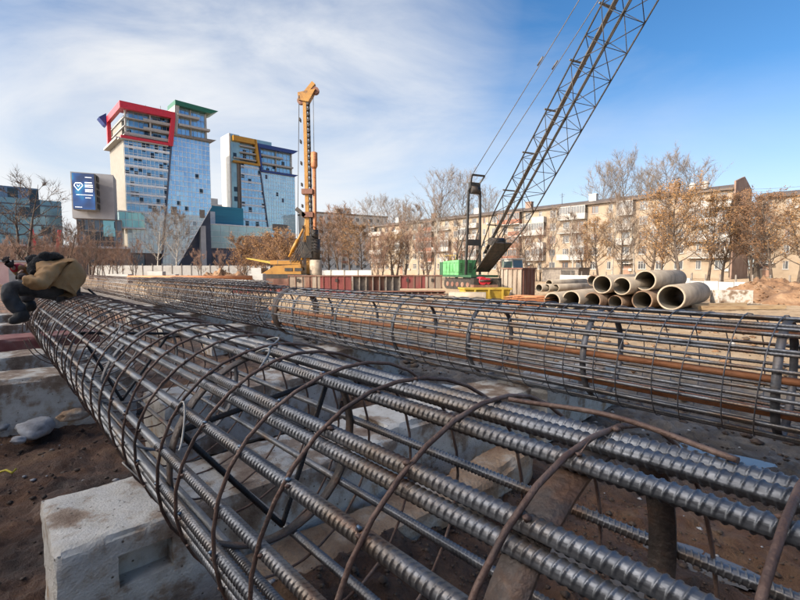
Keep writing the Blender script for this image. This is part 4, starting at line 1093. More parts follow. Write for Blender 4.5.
# ------------------------------------------------------------------ crawler crane
def crane():
    base = at(474, 290, 38); base.z = 0
    fwd = Vector((8.1 - .0, -10.6, 0)).normalized()     # the boom leans right and towards the viewer
    fwd = Vector((.435, -.90, 0))
    T = thing('crawler_crane', base, math.atan2(fwd.y, fwd.x), 'green crawler crane with tall dark lattice boom leaning over to the right', 'crane')
    # local x = boom heading, local y = left of it
    boom0 = Vector((1.0, 0, 1.55))
    lean = Vector((7.0 * 1.0, 0, 10.6))
    elev = R(48.0)
    bd = Vector((math.cos(elev), 0, math.sin(elev))); bn = Vector((-math.sin(elev), 0, math.cos(elev))); bl = Vector((0, 1, 0))
    LB = 36.0
    def sec(l):
        """half width across and half depth of the boom at length l"""
        if l < 5.0: q = l / 5.0; return 0.66 + .26 * q, 0.16 + .72 * q
        if l > LB - 5: q = (LB - l) / 5; return .3 + .62 * q, .2 + .68 * q
        return .92, .88
    def pt(l, a, b_):
        w, h = sec(l); return boom0 + bd * l + bl * (a * w) + bn * (b_ * h)
    mb = MB()
    st = [0, 2.4, 5] + [5 + 1.55 * k for k in range(1, 17)] + [LB - 5 + .8, LB - 2.4, LB]
    st = sorted(set(round(q, 3) for q in st if q <= LB))
    for a in (-1, 1):
        for b_ in (-1, 1):
            mb.tube([pt(l, a, b_) for l in st], .05, 6)
    mb.build('boom_chords', M_BOOM, T)
    mb = MB()
    for i in range(len(st) - 1):
        l0, l1 = st[i], st[i + 1]
        for (c0, c1) in (((-1, -1), (-1, 1)), ((1, -1), (1, 1)), ((-1, -1), (1, -1)), ((-1, 1), (1, 1))):
            p0, p1 = pt(l0, *c0), pt(l1, *c1)
            if i % 2: p0, p1 = pt(l0, *c1), pt(l1, *c0)
            mb.tube([p0, p1], .026, 5)
            mb.tube([pt(l1, *c0), pt(l1, *c1)], .021, 5)
    mb.build('boom_lacing', M_BOOM, T)
    mb = MB()
    mb.bar(pt(1.5, -.30, 1.05), pt(LB - 6, -.30, 1.05), .07, .30, up=(0, 1, 0))
    for l in range(4, 30, 3): mb.bar(pt(l, -1.15, 1.1), pt(l, .25, 1.1), .09, .09)
    mb.build('boom_walkway', M_GALV, T)
    mb = MB(); mb.hexa([tuple(pt(.0, -1, -1)), tuple(pt(.0, 1, -1)), tuple(pt(3.4, 1, -1)), tuple(pt(3.4, -1, -1)), tuple(pt(.0, -1, -.6)), tuple(pt(.0, 1, -.6)), tuple(pt(3.4, 1, -.8)), tuple(pt(3.4, -1, -.8))]); 
    mb.tube([pt(3.0, -.8, .1), pt(3.0, .8, .1)], .30, 14); mb.build('boom_foot_plate', M_BLACK, T)
    mb = MB(); mb.tube([pt(LB, -1.2, 0), pt(LB, 1.2, 0)], .5, 16); mb.build('head_sheave', M_BLACK, T)
    # undercarriage
    for y in (-1.35, 1.35):
        mb = MB(); prof = []
        for k in range(9): a = math.pi / 2 + math.pi * k / 8; prof.append((-1.7 + .42 * math.cos(a), .44 + .42 * math.sin(a)))
        for k in range(9): a = -math.pi / 2 + math.pi * k / 8; prof.append((1.7 + .42 * math.cos(a), .44 + .42 * math.sin(a)))
        n = len(prof)
        for k in range(n):
            a, c = prof[k], prof[(k + 1) % n]; mb.quad((a[0], y - .32, a[1]), (a[0], y + .32, a[1]), (c[0], y + .32, c[1]), (c[0], y - .32, c[1]))
        mb.poly([(q[0], y - .32, q[1]) for q in prof]); mb.poly([(q[0], y + .32, q[1]) for q in reversed(prof)])
        for k in range(22): mb.box(-2.0 + k * .19, -1.9 + k * .19, y - .34, y + .34, .87, .91)
        tr = mb.build('crawler_track', M_BLACK, T)
        for x in (-1.5, -.75, 0, .75, 1.5):
            mb = MB(); mb.tube([(x, y - .36, .42), (x, y + .36, .42)], .2, 12); mb.build('track_roller', M_RUST, tr)
    mb = MB(); mb.box(-1.2, 1.2, -1.0, 1.0, .45, .85); mb.tube([(0, 0, .85), (0, 0, 1.0)], .95, 20); mb.build('turntable', M_BLACK, T)
    mb = MB(); mb.box(-3.2, 1.5, -1.35, 1.35, 1.0, 1.18); mb.build('deck', M_GREEN_D, T)
    mb = MB(); mb.hexa([(-2.9, -1.3, 1.181), (-.4, -1.3, 1.181), (-.4, .5, 1.181), (-2.9, .5, 1.181), (-2.9, -1.3, 2.35), (-.4, -1.3, 2.45), (-.4, .5, 2.45), (-2.9, .5, 2.35)])
    for k in range(4): mb.box(-2.6 + k * .5, -2.3 + k * .5, -1.33, -1.303, 1.5, 2.1)
    eh = mb.build('engine_house', M_GREEN, T)
    mb = MB()
    for x in (-2.35, -1.75, -1.1): mb.box(x - .012, x + .012, -1.312, -1.303, 1.2, 2.3)
    for z in (1.42, 2.18): mb.box(-2.88, -.42, -1.311, -1.303, z - .012, z + .012)
    for y in (-.9, -.4, .1): mb.box(-.399, -.392, y - .012, y + .012, 1.2, 2.4)
    mb.build('panel_seams', M_BLACK, eh)
    mb = MB()
    for k in range(7): mb.box(-.398, -.385, -1.15, -.98 + .0, 1.4 + k * .12, 1.45 + k * .12)
    mb.build('grille', M_BLACK, eh)
    mb = MB()
    for k in range(8): mb.box(-.398, -.38, -.3, .02, 1.35 + k * .11, 1.4 + k * .11)
    mb.build('grille', M_BLACK, eh)
    mb = MB()
    for x in (-2.8, -1.9, -1.0): mb.tube([(x, -1.2, 2.38), (x, -1.2, 2.85)], .02, 5)
    mb.tube([(-2.8, -1.2, 2.85), (-1.0, -1.2, 2.85)], .02, 5); mb.build('handrail', M_YEL2, eh)
    mb = MB(); mb.tube([(-1.0, -.6, 2.42), (-1.0, -.6, 2.95)], .06, 8); mb.build('exhaust', M_BLACK, eh)
    mb = MB(); mb.box(-3.5, -2.92, -1.3, 1.3, 1.05, 2.3); mb.build('counterweight', M_GREEN_D, T)
    # cab on the left of the boom (photo right)
    mb = MB(); mb.hexa([(1.600, 1.600, 0.900), (3.100, 1.600, 0.900), (3.100, 2.700, 0.900), (1.600, 2.700, 0.900), (1.600, 1.600, 2.450), (2.850, 1.600, 2.450), (2.850, 2.700, 2.450), (1.600, 2.700, 2.450)]); mb.box(1.500, 3.000, 1.500, 2.800, 2.453, 2.540); cb = mb.build('cab', M_WHITE, T)
    mb = MB(); mb.hexa([(3.030, 1.700, 1.400), (3.060, 1.700, 1.400), (3.060, 2.600, 1.400), (3.030, 2.600, 1.400), (2.880, 1.700, 2.380), (2.910, 1.700, 2.380), (2.910, 2.600, 2.380), (2.880, 2.600, 2.380)]); mb.box(1.900, 2.800, 1.570, 1.597, 1.450, 2.300); mb.box(1.900, 2.800, 2.703, 2.730, 1.300, 2.300); mb.build('cab_glass', glass_grid('cab_window', (.03, .05, .06), (.1, .14, .16), .5, .6, 'x', .08, .3), cb)
    mb = MB(); mb.box(1.750, 1.820, 1.565, 1.599, 0.900, 2.400); mb.box(2.820, 2.890, 1.565, 1.599, 0.900, 2.300); mb.build('cab_frame', M_GREEN_D, cb)
    # A-frame gantry
    top = Vector((-.1, 0, 8.6))
    mb = MB()
    for y in (-.72, .72):
        mb.bar((-.2, y, 1.2), (top.x, y * .8, top.z - .5), .15, .18)
        mb.bar((top.x, y * .8, top.z - .5), (top.x, y * .45, top.z), .15, .18)
    mb.bar((-.16, -.7, 3.9), (-.16, .7, 3.9), .25, .5); mb.bar((top.x, -.5, top.z), (top.x, .5, top.z), .3, .5)
    for y in (-.72, .72): mb.tube([(-2.6, y, 1.2), (-.15, y * .85, 5.2)], .05, 6)
    mb.build('gantry', M_BOOM, T)
    mb = MB(); mb.tube([(top.x, -.42, top.z - .35), (top.x, .42, top.z - .35)], .34, 16); mb.build('gantry_sheave', M_BLACK, T)
    br = top + Vector((.55, 0, .75)); tip = pt(LB, 0, 1)
    mb = MB(); mb.bar(br + Vector((0, -.62, 0)), br + Vector((0, .62, 0)), .14, .14); mb.bar(br + Vector((-.5, -.4, -.65)), br + Vector((-.5, .4, -.65)), .12, .12)
    for y in (-1, 1): mb.bar(br + Vector((0, .62 * y, 0)), br + Vector((-.5, .4 * y, -.65)), .1, .1)
    mb.build('bridle_frame', M_BOOM, T)
    for y in (-.62, .62):
        a = br + Vector((0, y, 0)); c = tip + Vector((0, y * 1.1, 0)); mb = MB()
        mb.tube([a.lerp(c, q / 8) - Vector((0, 0, .25 * math.sin(math.pi * q / 8))) for q in range(9)], .028, 5)
        for q in (.3, .62): mb.tube([a.lerp(c, q), a.lerp(c, q + .02)], .06, 6)
        mb.build('pendant_line', M_GALV, T)
    for y in (-.2, 0, .2):
        mb = MB(); mb.tube([top + Vector((0, y, .2)), br + Vector((-.5, y, -.65))], .02, 4); mb.build('bridle_rope', M_GALV, T)
crane()

# ------------------------------------------------------------------ drilling rig
def drill_rig():
    o = at(309, 280, 46); o.z = 0
    T = thing('drilling_rig', o, 0, 'yellow drilling rig with tall slim mast and hanging brown drill rod', 'drilling rig')
    # local x right, y away
    def L(u, v, dy=0.0):
        q = at(u, v, 46 + dy); return Vector((q.x - o.x, q.y - o.y, q.z))
    mz0, mz1 = .6, L(307, 96).z
    x0 = L(308.5, 200).x
    mb = MB(); mb.hexa([(x0 - .24, -.27, mz0), (x0 + .14, -.27, mz0), (x0 + .14, .27, mz0), (x0 - .24, .27, mz0), (x0 - .40, -.22, mz1), (x0 - .08, -.22, mz1), (x0 - .08, .22, mz1), (x0 - .40, .22, mz1)])
    mb.build('mast', M_YEL, T)
    mb = MB()
    for k in range(34):
        z = mz0 + .4 + k * (mz1 - mz0 - .8) / 33; xx = x0 + .15 - .19 * k / 33
        mb.box(xx, xx + .22, -.3, .3, z, z + .22)
        if k % 4 == 1: mb.box(xx - .72, xx - .62, -.42, .2, z, z + .3)
    mb.bar((x0 + .36, 0, mz0 + .2), (x0 + .16, 0, mz1 - .4), .09, .2); mb.build('feed_rack', M_BLACK, T)
    # mast head with its sheaves
    a = L(299, 100); b_ = L(316, 88); c = L(306, 103)
    mb = MB(); mb.hexa([(a.x, -.4, a.z - .1), (c.x + .3, -.4, c.z), (c.x + .3, .4, c.z), (a.x, .4, a.z - .1), (a.x - .05, -.4, a.z + .6), (b_.x, -.4, b_.z - .2), (b_.x, .4, b_.z - .2), (a.x - .05, .4, a.z + .6)])
    mb.bar((c.x - .2, 0, a.z + .4), (b_.x - .2, 0, b_.z + .45), .5, .4)
    hd = mb.build('mast_head', M_YEL, T)
    for u, v in ((315.5, 91), (301, 101)):
        q = L(u, v); mb = MB(); mb.tube([(q.x, -.2, q.z), (q.x, .2, q.z)], .36, 16); mb.build('sheave', M_RUST, hd)
    # drill rod and rope
    kx = L(314.8, 200).x
    kz1 = L(315, 152).z; kz0 = L(315, 262).z
    mb = MB(); mb.tube([(kx, -.1, kz0), (kx, -.1, kz1 - 1.7)], .19, 12); mb.tube([(kx, -.1, kz1 - 1.7), (kx, -.1, kz1 - 1.4), (kx, -.1, kz1 - .1), (kx, -.1, kz1)], [.19, .34, .34, .12], 12); mb.build('drill_rod', M_TUBE_RUST, T)
    mb = MB(); mb.tube([(kx, -.1, kz1), (kx, -.1, L(315, 91).z)], .03, 5); mb.build('hoist_rope', M_GALV, T)
    mb = MB(); q = L(299, 104); mb.tube([(q.x, 0, q.z), (L(297, 262).x, 0, 1.5)], .035, 5); mb.build('winch_rope', M_BLACK, T)
    # rotary drive and guide clamps
    for (v, w) in ((192, .34), (215, .42)):
        q = L(312, v); mb = MB(); mb.box(x0 - .6, x0 + .5, -.5, .4, q.z - .25, q.z + .25); mb.build('guide_clamp', M_RUST, T)
    q = L(300, 213); mb = MB(); mb.bar((q.x - .3, -.3, q.z + .4), (x0 - .3, -.3, q.z - .35), .4, .4); mb.build('luffing_bracket', M_BLACK, T)
    z0, z1 = L(312, 258).z, L(312, 236).z
    mb = MB(); mb.box(x0 - .75, kx - .25, -.6, .5, z0, z0 + 1.6); mb.box(x0 - .2, kx - .21, -.5, .4, z0 + 1.61, z1); mb.tube([(kx, -.1, z0 - .2), (kx, -.1, z0 + 1.9)], .5, 14); mb.tube([(kx, -.1, z0 + 1.9), (kx, -.1, z1 + .6)], .33, 12)
    for k in range(9):
        zz = z0 + .3 + k * .3; mb.tube([(x0 + .3, -.5, zz), (kx - .2, -.75, zz + .5), (kx + .3, -.5, zz + .2)], .05, 5)
    mb.build('rotary_drive', M_BLACK, T)
    mb = MB(); zt = L(315, 260).z; mb.tube([(kx + .05, -.2, .0), (kx + .05, -.2, zt)], .62, 20); mb.build('casing_tube', M_PIPE, T)
    # back stays
    for (u, v, w, r) in ((302, 260, 210, .13), (289, 257, 222, .12)):
        p0 = L(u, v); p1 = L(307, w); mb = MB(); mb.tube([p0, p1], r, 8); mb.tube([p0.lerp(p1, .15), p0.lerp(p1, .5)], r * 1.6, 8); mb.build('back_stay', M_YEL, T)
    # machine body
    xl = L(253, 270).x; xr = L(304, 270).x; zb = L(280, 274).z; zt = L(280, 266).z
    mb = MB(); mb.hexa([(xl + 1.2, -1.4, zb), (xr, -1.4, zb), (xr, 1.4, zb), (xl + 1.2, 1.4, zb), (xl + 2.6, -1.4, zt), (xr, -1.4, zt + .15), (xr, 1.4, zt + .15), (xl + 2.6, 1.4, zt)])
    mb.box(xr - 3.2, xr - .2, -.9, .9, zt + .152, zt + .55); bd = mb.build('machine_body', M_YEL, T)
    mb = MB()
    for k in range(4): mb.tube([(xr - .3 - .3 * k, -1.0, zt + .4), (xr + .1, -1.3, zt + 1.5 + .3 * k), (x0 - .3, -.5, zt + 2.6 + .5 * k)], .04, 5)
    mb.build('hydraulic_hose', M_BLACK, bd)
    mb = MB()
    for x in (xl + 2.9, xl + 4.2, xl + 5.4): mb.tube([(x, -1.35, zt), (x, -1.35, zt + .55)], .025, 5)
    mb.tube([(xl + 2.9, -1.35, zt + .55), (xl + 5.4, -1.35, zt + .55)], .025, 5); mb.build('handrail', M_GALV, bd)
    for x in (xl + 3.6, xl + 4.6):
        mb = MB(); mb.box(x, x + .75, -1.45, -1.403, zb + .3, zt - .2); mb.build('side_hatch', M_BLACK, bd)
    mb = MB(); mb.box(xl + .2, xl + 1.19, -1.2, 1.2, zb, zt - .2); mb.build('cab', M_WHITE, T)
    mb = MB(); q = L(262, 262); mb.hexa([(q.x - 1.3, -.8, q.z + .3), (q.x + 1.6, -.8, q.z - .3), (q.x + 1.6, .8, q.z - .3), (q.x - 1.3, .8, q.z + .3), (q.x - 1.4, -.8, q.z + .42), (q.x + 1.5, -.8, q.z - .05), (q.x + 1.5, .8, q.z - .05), (q.x - 1.4, .8, q.z + .42)]); mb.build('raised_cover', M_YEL2, T)
    mb = MB(); mb.box(xl + .6, xr + .6, -1.7, 1.7, .75, zb - .003); mb.build('chassis', M_BLACK, T)
    for y in (-1.9, 1.9):
        mb = MB(); mb.hexa([(xl + .9, y - .35, 0), (xr + .3, y - .35, 0), (xr + .3, y + .35, 0), (xl + .9, y + .35, 0), (xl + .5, y - .35, .74), (xr + .8, y - .35, .74), (xr + .8, y + .35, .74), (xl + .5, y + .35, .74)]); mb.build('crawler_track', M_RUST, T)
drill_rig()

# ------------------------------------------------------------------ steel formwork, boxes, tubs
def form_panel(u0, u1, v_top, Y, mats_cols, label, ribs_only=False, depth=.26, low=0.0):
    a = at(u0, 290, Y); b_ = at(u1, 290, Y); zt = at(u0, v_top, Y).z
    T = thing('steel_formwork', Vector((a.x, Y, 0)), 0, label, 'formwork', 'rusty steel formwork sections')
    Wd = b_.x - a.x
    n = len(mats_cols)
    for i, mt in enumerate(mats_cols):
        x0, x1 = Wd * i / n, Wd * (i + 1) / n
        mb = MB()
        if ribs_only:
            mb.box(x0, x1, depth - .02, depth, low, zt)
        else:
            mb.box(x0 + .004, x1 - .004, .0, .05, low, zt - .05); 
        mb.build('skin_sheet', mt, T)
    mb = MB()
    k = int(Wd / .42)
    for i in range(k + 1):
        x = i * (Wd - .07) / k
        if ribs_only: mb.box(x, x + .07, .02, depth - .022, low, zt - .05)
        else: mb.box(x, x + .035, -.05, -.003, low, zt - .06)
    mb.build('stiffening_ribs', M_RIB if ribs_only else M_RUST, T)
    mb = MB(); mb.box(-.03, Wd + .03, -.06, depth, zt - .047, zt + .02); mb.box(-.03, Wd + .03, .06, depth, low - .0, low + .1) if not ribs_only else mb.box(-.03, Wd + .03, 0, depth - .03, low + .02, low + .1)
    mb.build('flange', M_RUST, T)
    if not ribs_only:
        mb = MB()
        for i in range(2):
            x = Wd * (.14 + .6 * i); mb = MB(); mb.box(x, x + .16, -.09, -.051, zt - .42, zt - .2); mb.build('lifting_slot', M_BLACK, T)
    return T
form_panel(288.5, 352, 275.6, 29.5, [M_RUST_PALE, M_RUST_PALE, M_RUST, M_RUST_PALE, M_RUST_RED, M_RUST_RED, M_RUST_RED, M_RUST_RED], 'rusty steel formwork section, beige panels on its left and red on its right')
form_panel(352.3, 400, 275.6, 29.3, [M_RIB, M_RUST, M_RIB], 'open backed steel formwork section with bare grey upright ribs', True)
form_panel(400.3, 442, 275.3, 29.4, [M_RUST_RED, M_RUST_RED, M_RUST_RED, M_RUST_PALE, M_RUST_PALE], 'red and beige steel formwork section nearest to the crane', low=.42)
T_ = form_panel(352.5, 445, 291.2, 29.0, [M_RIB, M_RUST, M_RIB, M_RUST], 'lower steel formwork section lying under the red and ribbed ones', True, .35)
form_panel(232, 287, 285, 31.5, [M_RUST_RED, M_RUST, M_RUST_RED], 'low rusty steel formwork section in front of the drilling rig')

def steel_box():
    o = at(522, 299, 25); o.z = -.03
    T = thing('steel_container', o, ROT_D, 'square rusted steel box in front of the crane cab, painted paler on its ribbed sunlit side', 'steel box')
    Lx, Wy, H = 1.32, 1.36, 1.72
    mb = MB(); mb.box(0.02, Lx, -Wy, -.02, 0, H); mb.build('body', M_RUST, T)
    mb = MB(); mb.box(0.02, Lx, -.019, .0, .0, H); mb.build('sunlit_pale_side', M_RUST_PALE, T)  # sun on this face painted in as paler sheet; shaded faces darker
    mb = MB()
    for k in range(5): x = .02 + k * (Lx - .1) / 4; mb.box(x, x + .08, .001, .07, .02, H - .02)
    mb.build('side_ribs', M_RUST_PALE, T)
    mb = MB(); mb.box(-.05, Lx + .05, -Wy - .05, .09, H + .003, H + .07); mb.build('rim', M_RUST, T)
    mb = MB()
    for k in range(4): y = -Wy + .1 + k * .38; mb.box(-.04, .017, y, y + .05, 0, H - .01)
    mb.build('end_ribs', M_RUST, T)
steel_box()
def tub():
    o = at(484, 300, 24.5); o.z = -.02
    T = thing('concrete_skip', o, R(6), 'low yellow steel skip in front of the crane', 'skip')
    mb = MB(); w = 1.12
    mb.hexa([(-w, -.55, .08), (w, -.55, .08), (w, .6, .08), (-w, .6, .08), (-w - .1, -.7, .62), (w + .12, -.7, .62), (w + .12, .75, .62), (-w - .1, .75, .62)])
    mb.box(-w - .16, w + .18, -.76, .8, .623, .70)
    for x in (-.75, 0, .75): mb.box(x, x + .08, -.80, -.71, .1, .62)
    mb.build('tub', M_YEL2, T)
    mb = MB(); mb.box(-w, w, -.5, -.3, -.1, .077); mb.box(-w, w, .3, .5, -.1, .077); mb.build('skids', M_RUST, T)
    o = at(484, 290, 25.2); o.z = .68
    T = thing('winch', o, R(10), 'small red and black winch machine standing on the yellow skip', 'winch')
    mb = MB(); mb.box(-.7, .7, -.3, .3, 0, .14); mb.build('bed', M_RUST, T)
    mb = MB(); mb.tube([(-.18, -.32, .36), (-.18, .32, .36)], .22, 18); mb.tube([(.12, -.3, .34), (.12, .3, .34)], .17, 16); mb.build('drum', M_REDP, T)
    for x in (-.55, .5):
        mb = MB(); mb.box(x - .14, x + .16, -.26, .28, .143, .5); mb.build('motor_block', M_BLACK, T)
    mb = MB(); mb.tube([(-.38, -.34, .36), (.36, -.34, .36)], .05, 8); mb.build('drive_shaft', M_BLACK, T)
tub()

# ------------------------------------------------------------------ concrete pipes
pipe_cache = {}
def pipe(u, v, Y, dia, label, length=5.0, mat=M_PIPE, ax=None, group='concrete pipes stacked on the site', name='concrete_pipe', tilt=0.0):
    c = at(u, v, Y)
    axv = ax or Vector((N.x, N.y, 0))
    mb = MB(); r = dia / 2
    mb.shell((0, 0, 0), (1, 0, tilt), r, r * .86, length, 30, 0, 1)
    for k in range(4):      # cast joint lines
        x = .3 + k * length / 4; mb.tube([(x + .0, 0, 0), (x + .03, 0, 0)], r * 1.006, 30, caps=False)
    o = mb.build(name, [mat, M_PIPE_IN], None, c, math.atan2(axv.y, axv.x))
    return tag(o, label, 'concrete pipe', group)
def ax(deg): a = ROT_N + R(deg); return Vector((math.cos(a), math.sin(a), 0))
pipe(671, 297.5, 17.6, 1.00, 'large concrete pipe at the right end of the stack, lying on the ground', 5.2, ax=ax(4))
pipe(642, 300.3, 18.7, .82, 'concrete pipe on the ground just left of the large right hand one', 5.0, M_PIPE_DARK, ax(1))
pipe(615, 302.3, 19.2, .62, 'brown stained concrete pipe in the middle of the bottom row', 5.0, M_PIPE_DARK, ax(-1))
pipe(592, 300.8, 19.2, .74, 'concrete pipe in the bottom row under the left top pipe', 5.0, M_PIPE_DARK, ax(2))
pipe(571, 299.6, 19.2, .78, 'pale concrete pipe second from the left in the bottom row', 5.0, ax=ax(6))
pipe(552, 301, 19.3, .72, 'leftmost concrete pipe of the bottom row with a brown mouth', 5.0, M_PIPE, ax(9))
pipe(602, 284.3, 19.2, .80, 'left of the three concrete pipes on top of the stack', 5.0, ax=ax(2))
pipe(621.5, 286, 18.9, .76, 'middle of the three concrete pipes on top of the stack', 5.0, ax=ax(-1))
pipe(645, 280.5, 18.9, .86, 'right of the three concrete pipes on top of the stack, lying highest', 5.2, ax=ax(3))
pipe(592.5, 280.5, 26, .62, 'dark mouthed concrete pipe peeping out behind the top row', 4.0, M_PIPE_DARK, ax(0))
for i, (u, lb) in enumerate(((539, 'left one of three small concrete pipes lying beyond the rusted box'), (546.5, 'middle one of three small concrete pipes beyond the rusted box'), (555.5, 'right one of three small concrete pipes beyond the rusted box'))):
    pipe(u, 288, 29, .52, lb, 4.6, ax=ax(-4), name='small_concrete_pipe', group='small concrete pipes')
pipe(549, 283.5, 29.3, .5, 'small concrete pipe lying on top of the three small ones', 4.6, ax=ax(-3), name='small_concrete_pipe', group='small concrete pipes')
pipe(449, 297, 23.5, .55, 'short concrete pipe lying in front of the crane tracks beside the yellow skip', 1.9, ax=Vector((.98, -.18, 0)))

# ------------------------------------------------------------------ mesh mats, timber, heaps
o = at(532, 306, 20.5); o.z = 0.02
T = thing('mesh_stack', o, ROT_D, 'pile of rusty reinforcing mesh mats left of the concrete pipes', 'mesh mats')
for k in range(4):
    mb = MB()
    for i in range(12): mb.tube([(-.9 + i * .17, -.9, .06 + k * .11), (-.9 + i * .17 + .1, .9, .08 + k * .11 + .05 * math.sin(i))], .014, 4)
    for i in range(10): mb.tube([(-.95, -.85 + i * .18, .09 + k * .11), (1.05, -.85 + i * .18, .09 + k * .11)], .014, 4)
    q = mb.build('mesh_mat', M_TUBE_RUST, T); q.rotation_euler = (0, 0, .08 * k)
def heap(p, rx, ry, h, label, seed, rz=0, mat=M_DIRT):
    mb = MB(); nr, na = 26, 60
    vs = [(0, 0, h)]; 
    for i in range(1, nr + 1):
        q = i / nr
        for k in range(na):
            a = 2 * math.pi * k / na
            e = 1 + .22 * fbm(math.cos(a), math.sin(a), seed, 1.4, 3)
            x, y = math.cos(a) * rx * q * e, math.sin(a) * ry * q * e
            z = h * (1 - q ** 1.7) * (1 + .5 * fbm(x, y, seed, .8, 4)) + .22 * h * fbm(x, y, seed + 5, 3.2, 4) * (1 - q * q) + .07 * h * fbm(x, y, seed + 9, 9, 2) * (1 - q)
            vs.append((x, y, z - .12 * (q > .97)))
    mb.v = vs
    for k in range(na): mb.f.append((0, 1 + k, 1 + (k + 1) % na)); mb.m.append(0); mb.sm.append(True)
    for i in range(nr - 1):
        for k in range(na):
            a = 1 + i * na + k; b_ = 1 + i * na + (k + 1) % na
            mb.f.append((a, a + na, b_ + na, b_)); mb.m.append(0); mb.sm.append(True)
    for k in range(170):
        a = rnd.uniform(0, 6.28); q = rnd.random() ** .5; x, y = math.cos(a) * rx * q, math.sin(a) * ry * q
        z = h * (1 - q ** 1.7) * (1 + .5 * fbm(x, y, seed, .8, 4)); lump(mb, Vector((x, y, max(0, z))), h * rnd.uniform(.03, .1), 0, k)
    o = mb.build('dirt_heap', mat, None, p, rz)
    return tag(o, label, 'dirt heap')
def G(u, v, Y, z=0.0):
    q = at(u, v, Y); q.z = z; return q
heap(G(768, 303, 24.5), 3.4, 2.2, 1.05, 'heap of brown clay right of the pale concrete slab', 3, .4)
heap(G(812, 305, 22), 2.4, 1.8, .75, 'low clay heap running out of the right edge', 6, .2)
heap(G(222, 280, 41), 3.6, 1.8, 1.35, 'orange clay heap left of the drilling rig', 11, .1)
heap(G(190, 280, 44), 3.0, 1.5, .9, 'smaller clay heap to the left of the orange one', 15, .1)
mb = MB(); a, c = G(128, 279, 36), G(252, 279, 36); mb.tube([(a.x, a.y, 1.0), (c.x, c.y, 1.0)], .17, 12)
o = mb.build('steel_pipe', M_TUBE_RUST); tag(o, 'long thin orange rusted steel pipe lying before the clay heaps', 'steel pipe')
for k, (u, lb) in enumerate(((140, 'left trestle under the long rusted pipe'), (196, 'middle trestle under the long rusted pipe'), (243, 'right trestle under the long rusted pipe'))):
    mb = MB(); q = G(u, 279, 36.0); mb.bar((q.x - .35, q.y, 0), (q.x, q.y, .83), .12); mb.bar((q.x + .35, q.y, 0), (q.x, q.y, .83), .12); mb.box(q.x - .3, q.x + .3, q.y - .06, q.y + .06, .4, .48)
    tag(mb.build('trestle', M_WOOD), lb, 'trestle', 'trestles under the rusted pipe')
o = rough_block('concrete_slab', 1.6, .5, .62, M_CONC, 40, res=.07); o.location = G(731, 303, 21.0, .1); o.rotation_euler = (0, 0, R(-6)); tag(o, 'pale concrete slab standing on timber beside the clay heap', 'concrete slab')
for k, (u0, v0, u1, v1, Y0, Y1, lb) in enumerate(((700, 307, 784, 308, 18.5, 19.0, 'long timber beam on the ground in front of the pale slab'), (690, 305, 745, 304, 19.6, 20.3, 'shorter timber beam between the large pipe and the pale slab'))):
    a = G(u0, v0, Y0, .10); c = G(u1, v1, Y1, .10)
    mb = MB(); mb.bar(a, c, .2, .17); o = mb.build('timber_beam', M_WOOD); tag(o, lb, 'timber beam')
for (u, Y, w, h, lb) in ((157, 60, 2.0, 1.4, 'white concrete block on the far ground left of the clay heaps'), (172, 62, 1.5, 1.0, 'smaller white concrete block beside it, in front of the white fence'), (120, 55, 2.6, 1.1, 'pale low concrete block at the left before the white fence'), (258, 42, 1.2, 1.3, 'white block between the orange clay heap and the drilling rig')):
    o = rough_block('white_block', w, 1.0, h, M_FENCE, int(u), res=.3); o.location = G(u, 279, Y, -.05); tag(o, lb, 'concrete block')
o = G(14, 272, 44); 
T = thing('site_cabin', o, ROT_N, 'pinkish white site cabin at the left edge behind the worker', 'cabin')
mb = MB(); mb.box(-1.5, 1.6, 0, 2.2, .2, 2.35); mb.build('wall', mottled('pink_white_sheet', [(.5, .3, .27), (.66, .45, .4)], 1, (.6, .8)), T); mb = MB(); mb.box(-1.65, 1.75, -.15, 2.35, 2.353, 2.5); mb.build('roof', M_WHITE, T); mb = MB(); mb.box(-.4, .4, -.05, -.003, .3, 2.0); mb.build('door', M_SLAB, T)

# ------------------------------------------------------------------ fences
def fence(a, c, h, n, label, posts=M_RIB, z0=.05, post_h=.35, th=.1):
    T = thing('panel_fence', a, math.atan2((c - a).y, (c - a).x), label, 'fence')
    Lf = (c - a).length; w = Lf / n
    for i in range(n):
        mb = MB(); mb.box(i * w + .02, (i + 1) * w - .02, -th / 2, th / 2, z0, h + .02 * math.sin(i * 2.3)); mb.box(i * w + .06, (i + 1) * w - .06, -th / 2 - .03, -th / 2 - .002, z0 + .12, h - .12); mb.build('panel', M_FENCE, T)
    for i in range(n + 1):
        mb = MB(); mb.box(i * w - .05, i * w + .05, -th / 2 - .09, -th / 2 - .035, 0, h + post_h); mb.build('post', posts, T)
    return T
fence(G(92, 270, 84), G(300, 270, 92), 2.3, 22, 'long white panel fence at the foot of the glass towers')
a_ = G(830, 296, 26); fence(a_, G(690, 290, 34), .8, 8, 'low white panel fence behind the clay heap on the right', post_h=.5)
fence(G(690, 290, 34), G(560, 285, 52), 1.0, 9, 'low white panel fence continuing behind the concrete pipes', post_h=.4)
fence(G(318, 275, 60), G(372, 275, 58), 1.5, 4, 'short white fence beside the base of the drilling mast', post_h=.1)
T = thing('grey_garage', G(563, 285, 58), ROT_D, 'low grey shed before the apartment block, left of the stacked pipes', 'shed')
mb = MB(); mb.box(-2, 3, -3, 0, 0, 1.7); mb.build('wall', M_RIB, T); mb = MB(); mb.box(-2.2, 3.2, -3.2, .2, 1.703, 1.85); mb.build('roof', M_ROOF, T); mb = MB(); mb.box(-1.5, .3, .003, .06, .1, 1.5); mb.build('door', M_BLACK, T)
